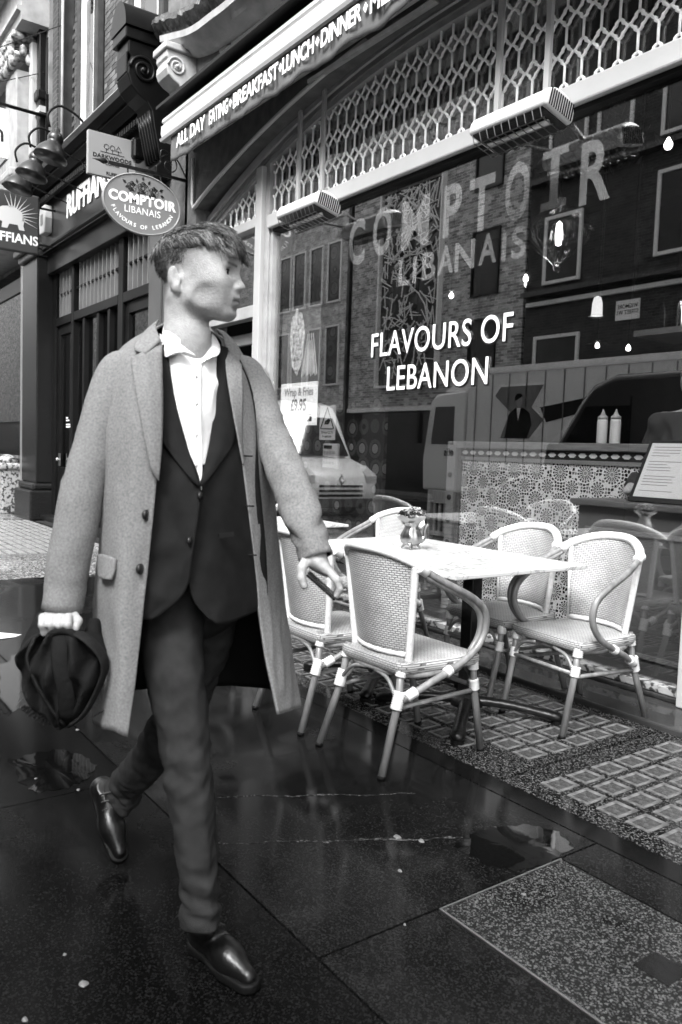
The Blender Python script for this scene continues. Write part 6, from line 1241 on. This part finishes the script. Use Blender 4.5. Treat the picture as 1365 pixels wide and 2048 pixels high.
leg('trouser_leg', ((425,1180,2.31,.095),(408,1280,2.34,.085),(372,1390,2.36,.076),(340,1460,2.38,.070),(295,1520,2.44,.062),(258,1565,2.50,.056),(238,1596,2.535,.055)), tr, 2.2)
sdf_obj('trouser_seat', lambda p: ell(p, PEL+UP*.06, (.135, .17, .16)), PEL-.25, PEL+.3, .012, TROU, tr, 1)
crumple(tr, .0055, (17, 17, 17, 12), 4.0, ([0.1, .25, .5, .7, .85], [.5, 1.1, 1.3, .8, .3])); crumple(bpy.data.objects['trouser_leg'], .006, (12, 12, 9, 5), 8.0); crumple(tr, .0032, (22, 22, 26, 22), 9.0, ([0.1, .2, .35, .5, .65, .8], [1.2, .8, .4, 1.3, .7, .5])); crumple(bpy.data.objects['trouser_leg'], .006, (24, 24, 26, 22), 3.0)
# boots
LACE = mat('boot_lace', .035, .6)
def boot(name, heel, toe, up, parent, top):
    heel, toe, up = [np.asarray(q_, float) for q_ in (heel, toe, up)]; fx_ = toe-heel; L_ = np.linalg.norm(fx_); fx_ /= L_; up = up-fx_*(up @ fx_); up /= np.linalg.norm(up); sy = np.cross(up, fx_); Bm = np.stack([fx_, sy, up], 1); tp_ = (np.asarray(top)-heel) @ Bm
    def upper(p):
        q_ = (p-heel) @ Bm; d = cone(q_, (.042, 0, .046), (L_-.10, 0, .042), .030, .033); d = smin(d, cone(q_, (L_-.11, 0, .040), (L_-.030, .004, .030), .034, .021), .03)
        d = smin(d, cone(q_, (.042, 0, .05), tp_*np.array([1, 1, 1.0]), .031, .036), .03); d = smin(d, cone(q_, (.06, 0, .085), (L_-.12, 0, .050), .028, .024), .02); d = smax(d, .020-q_[..., 2], .006)
        for k in range(0): u = .085+.020*k; d = smin(d, cone(q_, (u, -.018, .1135-.0145*k), (u+.006, .018, .1115-.0145*k), .0042, .0042), .002)
        return smax(d, q_[..., 2]-(tp_[2]+.02), .004)
    def sole(p):
        q_ = (p-heel) @ Bm; s_ = q_.copy(); s_[..., 2] = 0; d = cone(s_, (.034, 0, 0), (L_-.16, 0, 0), .033, .032); d = smin(d, cone(s_, (L_-.12, 0, 0), (L_-.032, .004, 0), .039, .031), .03)
        z_ = q_[..., 2]; d = smax(smax(d, z_-.024, .003), -z_, .003); arch_ = ell(q_, (.115, 0, -.006), (.05, .08, .016)); return smax(d, -arch_, .004)
    lo = np.minimum(np.minimum(heel, toe), top)-.1; hi = np.maximum(np.maximum(heel, toe), top)+.1
    o = sdf_obj(name, upper, lo, hi, .0045, LEATH, parent, 1); sdf_obj('sole', sole, lo, hi, .0045, RUBBER, o, 1)
    for k in range(5):
        u = .088+.019*k; zt = .1165-.0142*k; MB().tube([heel+Bm @ np.array(q_) for q_ in ((u, -.021, zt-.010), (u+.002, -.010, zt-.001), (u+.004, .010, zt-.001), (u+.006, .021, zt-.010))], .0028, 6).build('lace', LACE, o, smooth=True)
    return o
toe = gnd(508, 1994); heel = toe-np.array([.262, .035, 0])
boot('boot', heel+UP*.004, toe+UP*.004, UP, man, A(404,1845,1.95))
tb = gnd(240, 1738); kd = np.array(ANL)+UP*-.02; hb = A(208, 1612, 2.56)
dv_ = hb-tb; dv_ /= np.linalg.norm(dv_); hb = tb+dv_*.285; boot('boot', hb, tb+UP*.012, np.array([.80, -.15, .45]), man, A(243,1588,2.52))
# ---- things in the hands
ph = thing('phone', tuple(A(645,1168,2.12)), 'thin dark phone held low in the hand of the walking person', 'phone'); a, b_ = Vector(A(616,1146,2.115)), Vector(A(672,1196,2.115)); MB().bar(a, b_, .0085, .072, up=FH).build('case', BLACK, ph, bevel=.003)
MB().bar(a+Vector((0,0,.0055))-Vector(FH)*.034, b_+Vector((0,0,.0055))-Vector(FH)*.034, .004, .003, up=FH).build('metal_edge', CHROME, ph)
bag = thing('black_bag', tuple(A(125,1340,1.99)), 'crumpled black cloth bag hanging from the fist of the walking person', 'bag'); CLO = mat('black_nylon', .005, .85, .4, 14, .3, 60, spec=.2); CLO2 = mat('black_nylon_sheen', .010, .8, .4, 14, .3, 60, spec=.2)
def bagfn(p):
    o_ = A(126, 1356, 1.99); q_ = p-o_; x_, y_, z_ = q_ @ RH, q_ @ -FH, q_[..., 2]
    w_ = np.interp(z_, [-.13, -.08, -.01, .06, .10, .125], [.014, .072, .110, .104, .075, .048]); t_ = np.interp(z_, [-.13, -.07, .02, .10, .125], [.014, .04, .058, .045, .03])
    r_ = np.sqrt((x_/w_)**2+(y_/t_)**2); d = (r_-1)*np.minimum(w_, t_)*.75; an = x_/w_*3
    d += .016*np.abs(np.sin(an*1.5+z_*9+.6))+.006*np.sin(an*4.5-z_*34+1)+.003*np.sin(z_*60+an*2)-.008
    d = np.maximum(d, np.abs(z_+.005)-.125); d = smin(d, cone(np.stack([x_, y_, z_], -1), (-.085, -.03, .07), (-.070, -.06, .135), .030, .022), .02); d = smin(d, cone(np.stack([x_, y_, z_], -1), (.060, -.03, .07), (.060, -.06, .125), .028, .018), .02)
    return d*.6
bo = sdf_obj('sack', bagfn, A(126,1350,1.99)-.26, A(126,1350,1.99)+.26, .0055, CLO, bag, 1)
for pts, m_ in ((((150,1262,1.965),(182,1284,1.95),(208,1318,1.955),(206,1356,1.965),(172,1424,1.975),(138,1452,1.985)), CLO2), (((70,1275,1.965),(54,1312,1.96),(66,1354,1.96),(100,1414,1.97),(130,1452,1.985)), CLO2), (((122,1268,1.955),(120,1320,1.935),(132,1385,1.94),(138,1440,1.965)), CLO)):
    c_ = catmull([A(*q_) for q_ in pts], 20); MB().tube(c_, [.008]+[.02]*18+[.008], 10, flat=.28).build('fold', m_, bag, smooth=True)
MB().tube(catmull([A(96,1285,1.955), A(104,1268,1.952), A(126,1262,1.955), A(146,1268,1.955), A(152,1286,1.96)], 18), .010, 8).build('strap', CLO, bag, smooth=True)
# ------------------------------------------------------------------ staff member behind the desk
sx_, sy_, sz_ = STAFF; sf = thing('staff_person', STAFF, 'person in dark clothes standing behind the host desk at the right edge', 'person')
S_ = lambda x, y, z: np.array([sx_+x, sy_+y, sz_+z])
def staff_body(p):
    d = ell(p, S_(0, 0, 1.30), (.20, .13, .33)); d = smin(d, ell(p, S_(0, 0, .98), (.17, .13, .18)), .06); d = smin(d, chain(p, ((S_(-.2,0,1.53), .075), (S_(.2,0,1.53), .075))), .06); d = smin(d, cone(p, S_(0,0,1.55), S_(0,-.02,1.68), .055, .05), .03)
    d = smin(d, ell(p, S_(0,-.02,1.79), (.078,.095,.115)), .02); d = smin(d, ell(p, S_(0,-.115,1.775), (.012,.02,.02)), .01); d = smin(d, chain(p, ((S_(-.22,0,1.52), .07), (S_(-.34,.02,1.24), .055), (S_(-.26,-.22,1.10), .042), (S_(-.24,-.30,1.09), .03))), .03)
    d = smin(d, chain(p, ((S_(.22,0,1.52), .07), (S_(.31,.03,1.24), .055), (S_(.22,-.2,1.12), .042))), .03)
    for s in (-1, 1): d = smin(d, chain(p, ((S_(s*.09,0,.92), .09), (S_(s*.10,.0,.5), .065), (S_(s*.10,.03,.06), .045), (S_(s*.11,-.10,.045), .04))), .03)
    return d
sb = sdf_obj('body', staff_body, S_(-.5,-.45,-.03), S_(.5,.3,2.0), .012, SKIN, sf, 2); ca2 = sb.data.color_attributes.new('tone', 'FLOAT_COLOR', 'POINT'); ca2.data.foreach_set('color', np.ones(len(sb.data.vertices)*4, np.float32))
def off_clothes(p):
    d = staff_body(p)-.012-.008*np.sin(p[..., 2]*30+p[..., 0]*18)*np.sin(p[..., 0]*25); d = np.maximum(d, (p-S_(0,0,1.60))[..., 2]); return np.maximum(d, np.linalg.norm(p-S_(0,-.25,1.0), axis=-1)*0+(S_(0,-.24,0)[1]-p[..., 1]))
sdf_obj('dark_clothes', off_clothes, S_(-.55,-.5,-.02), S_(.55,.35,2.0), .012, mat('staff_black_cloth', .02, .8), sf, 2)
sdf_obj('hair', lambda p: np.maximum(ell(p, S_(0,.0,1.82), (.092,.108,.105)), -(p[..., 2]-(sz_+1.80)+.5*(p[..., 1]-sy_)*-1)), S_(-.15,-.2,1.65), S_(.15,.2,2.0), .009, HAIR, sf, 1)
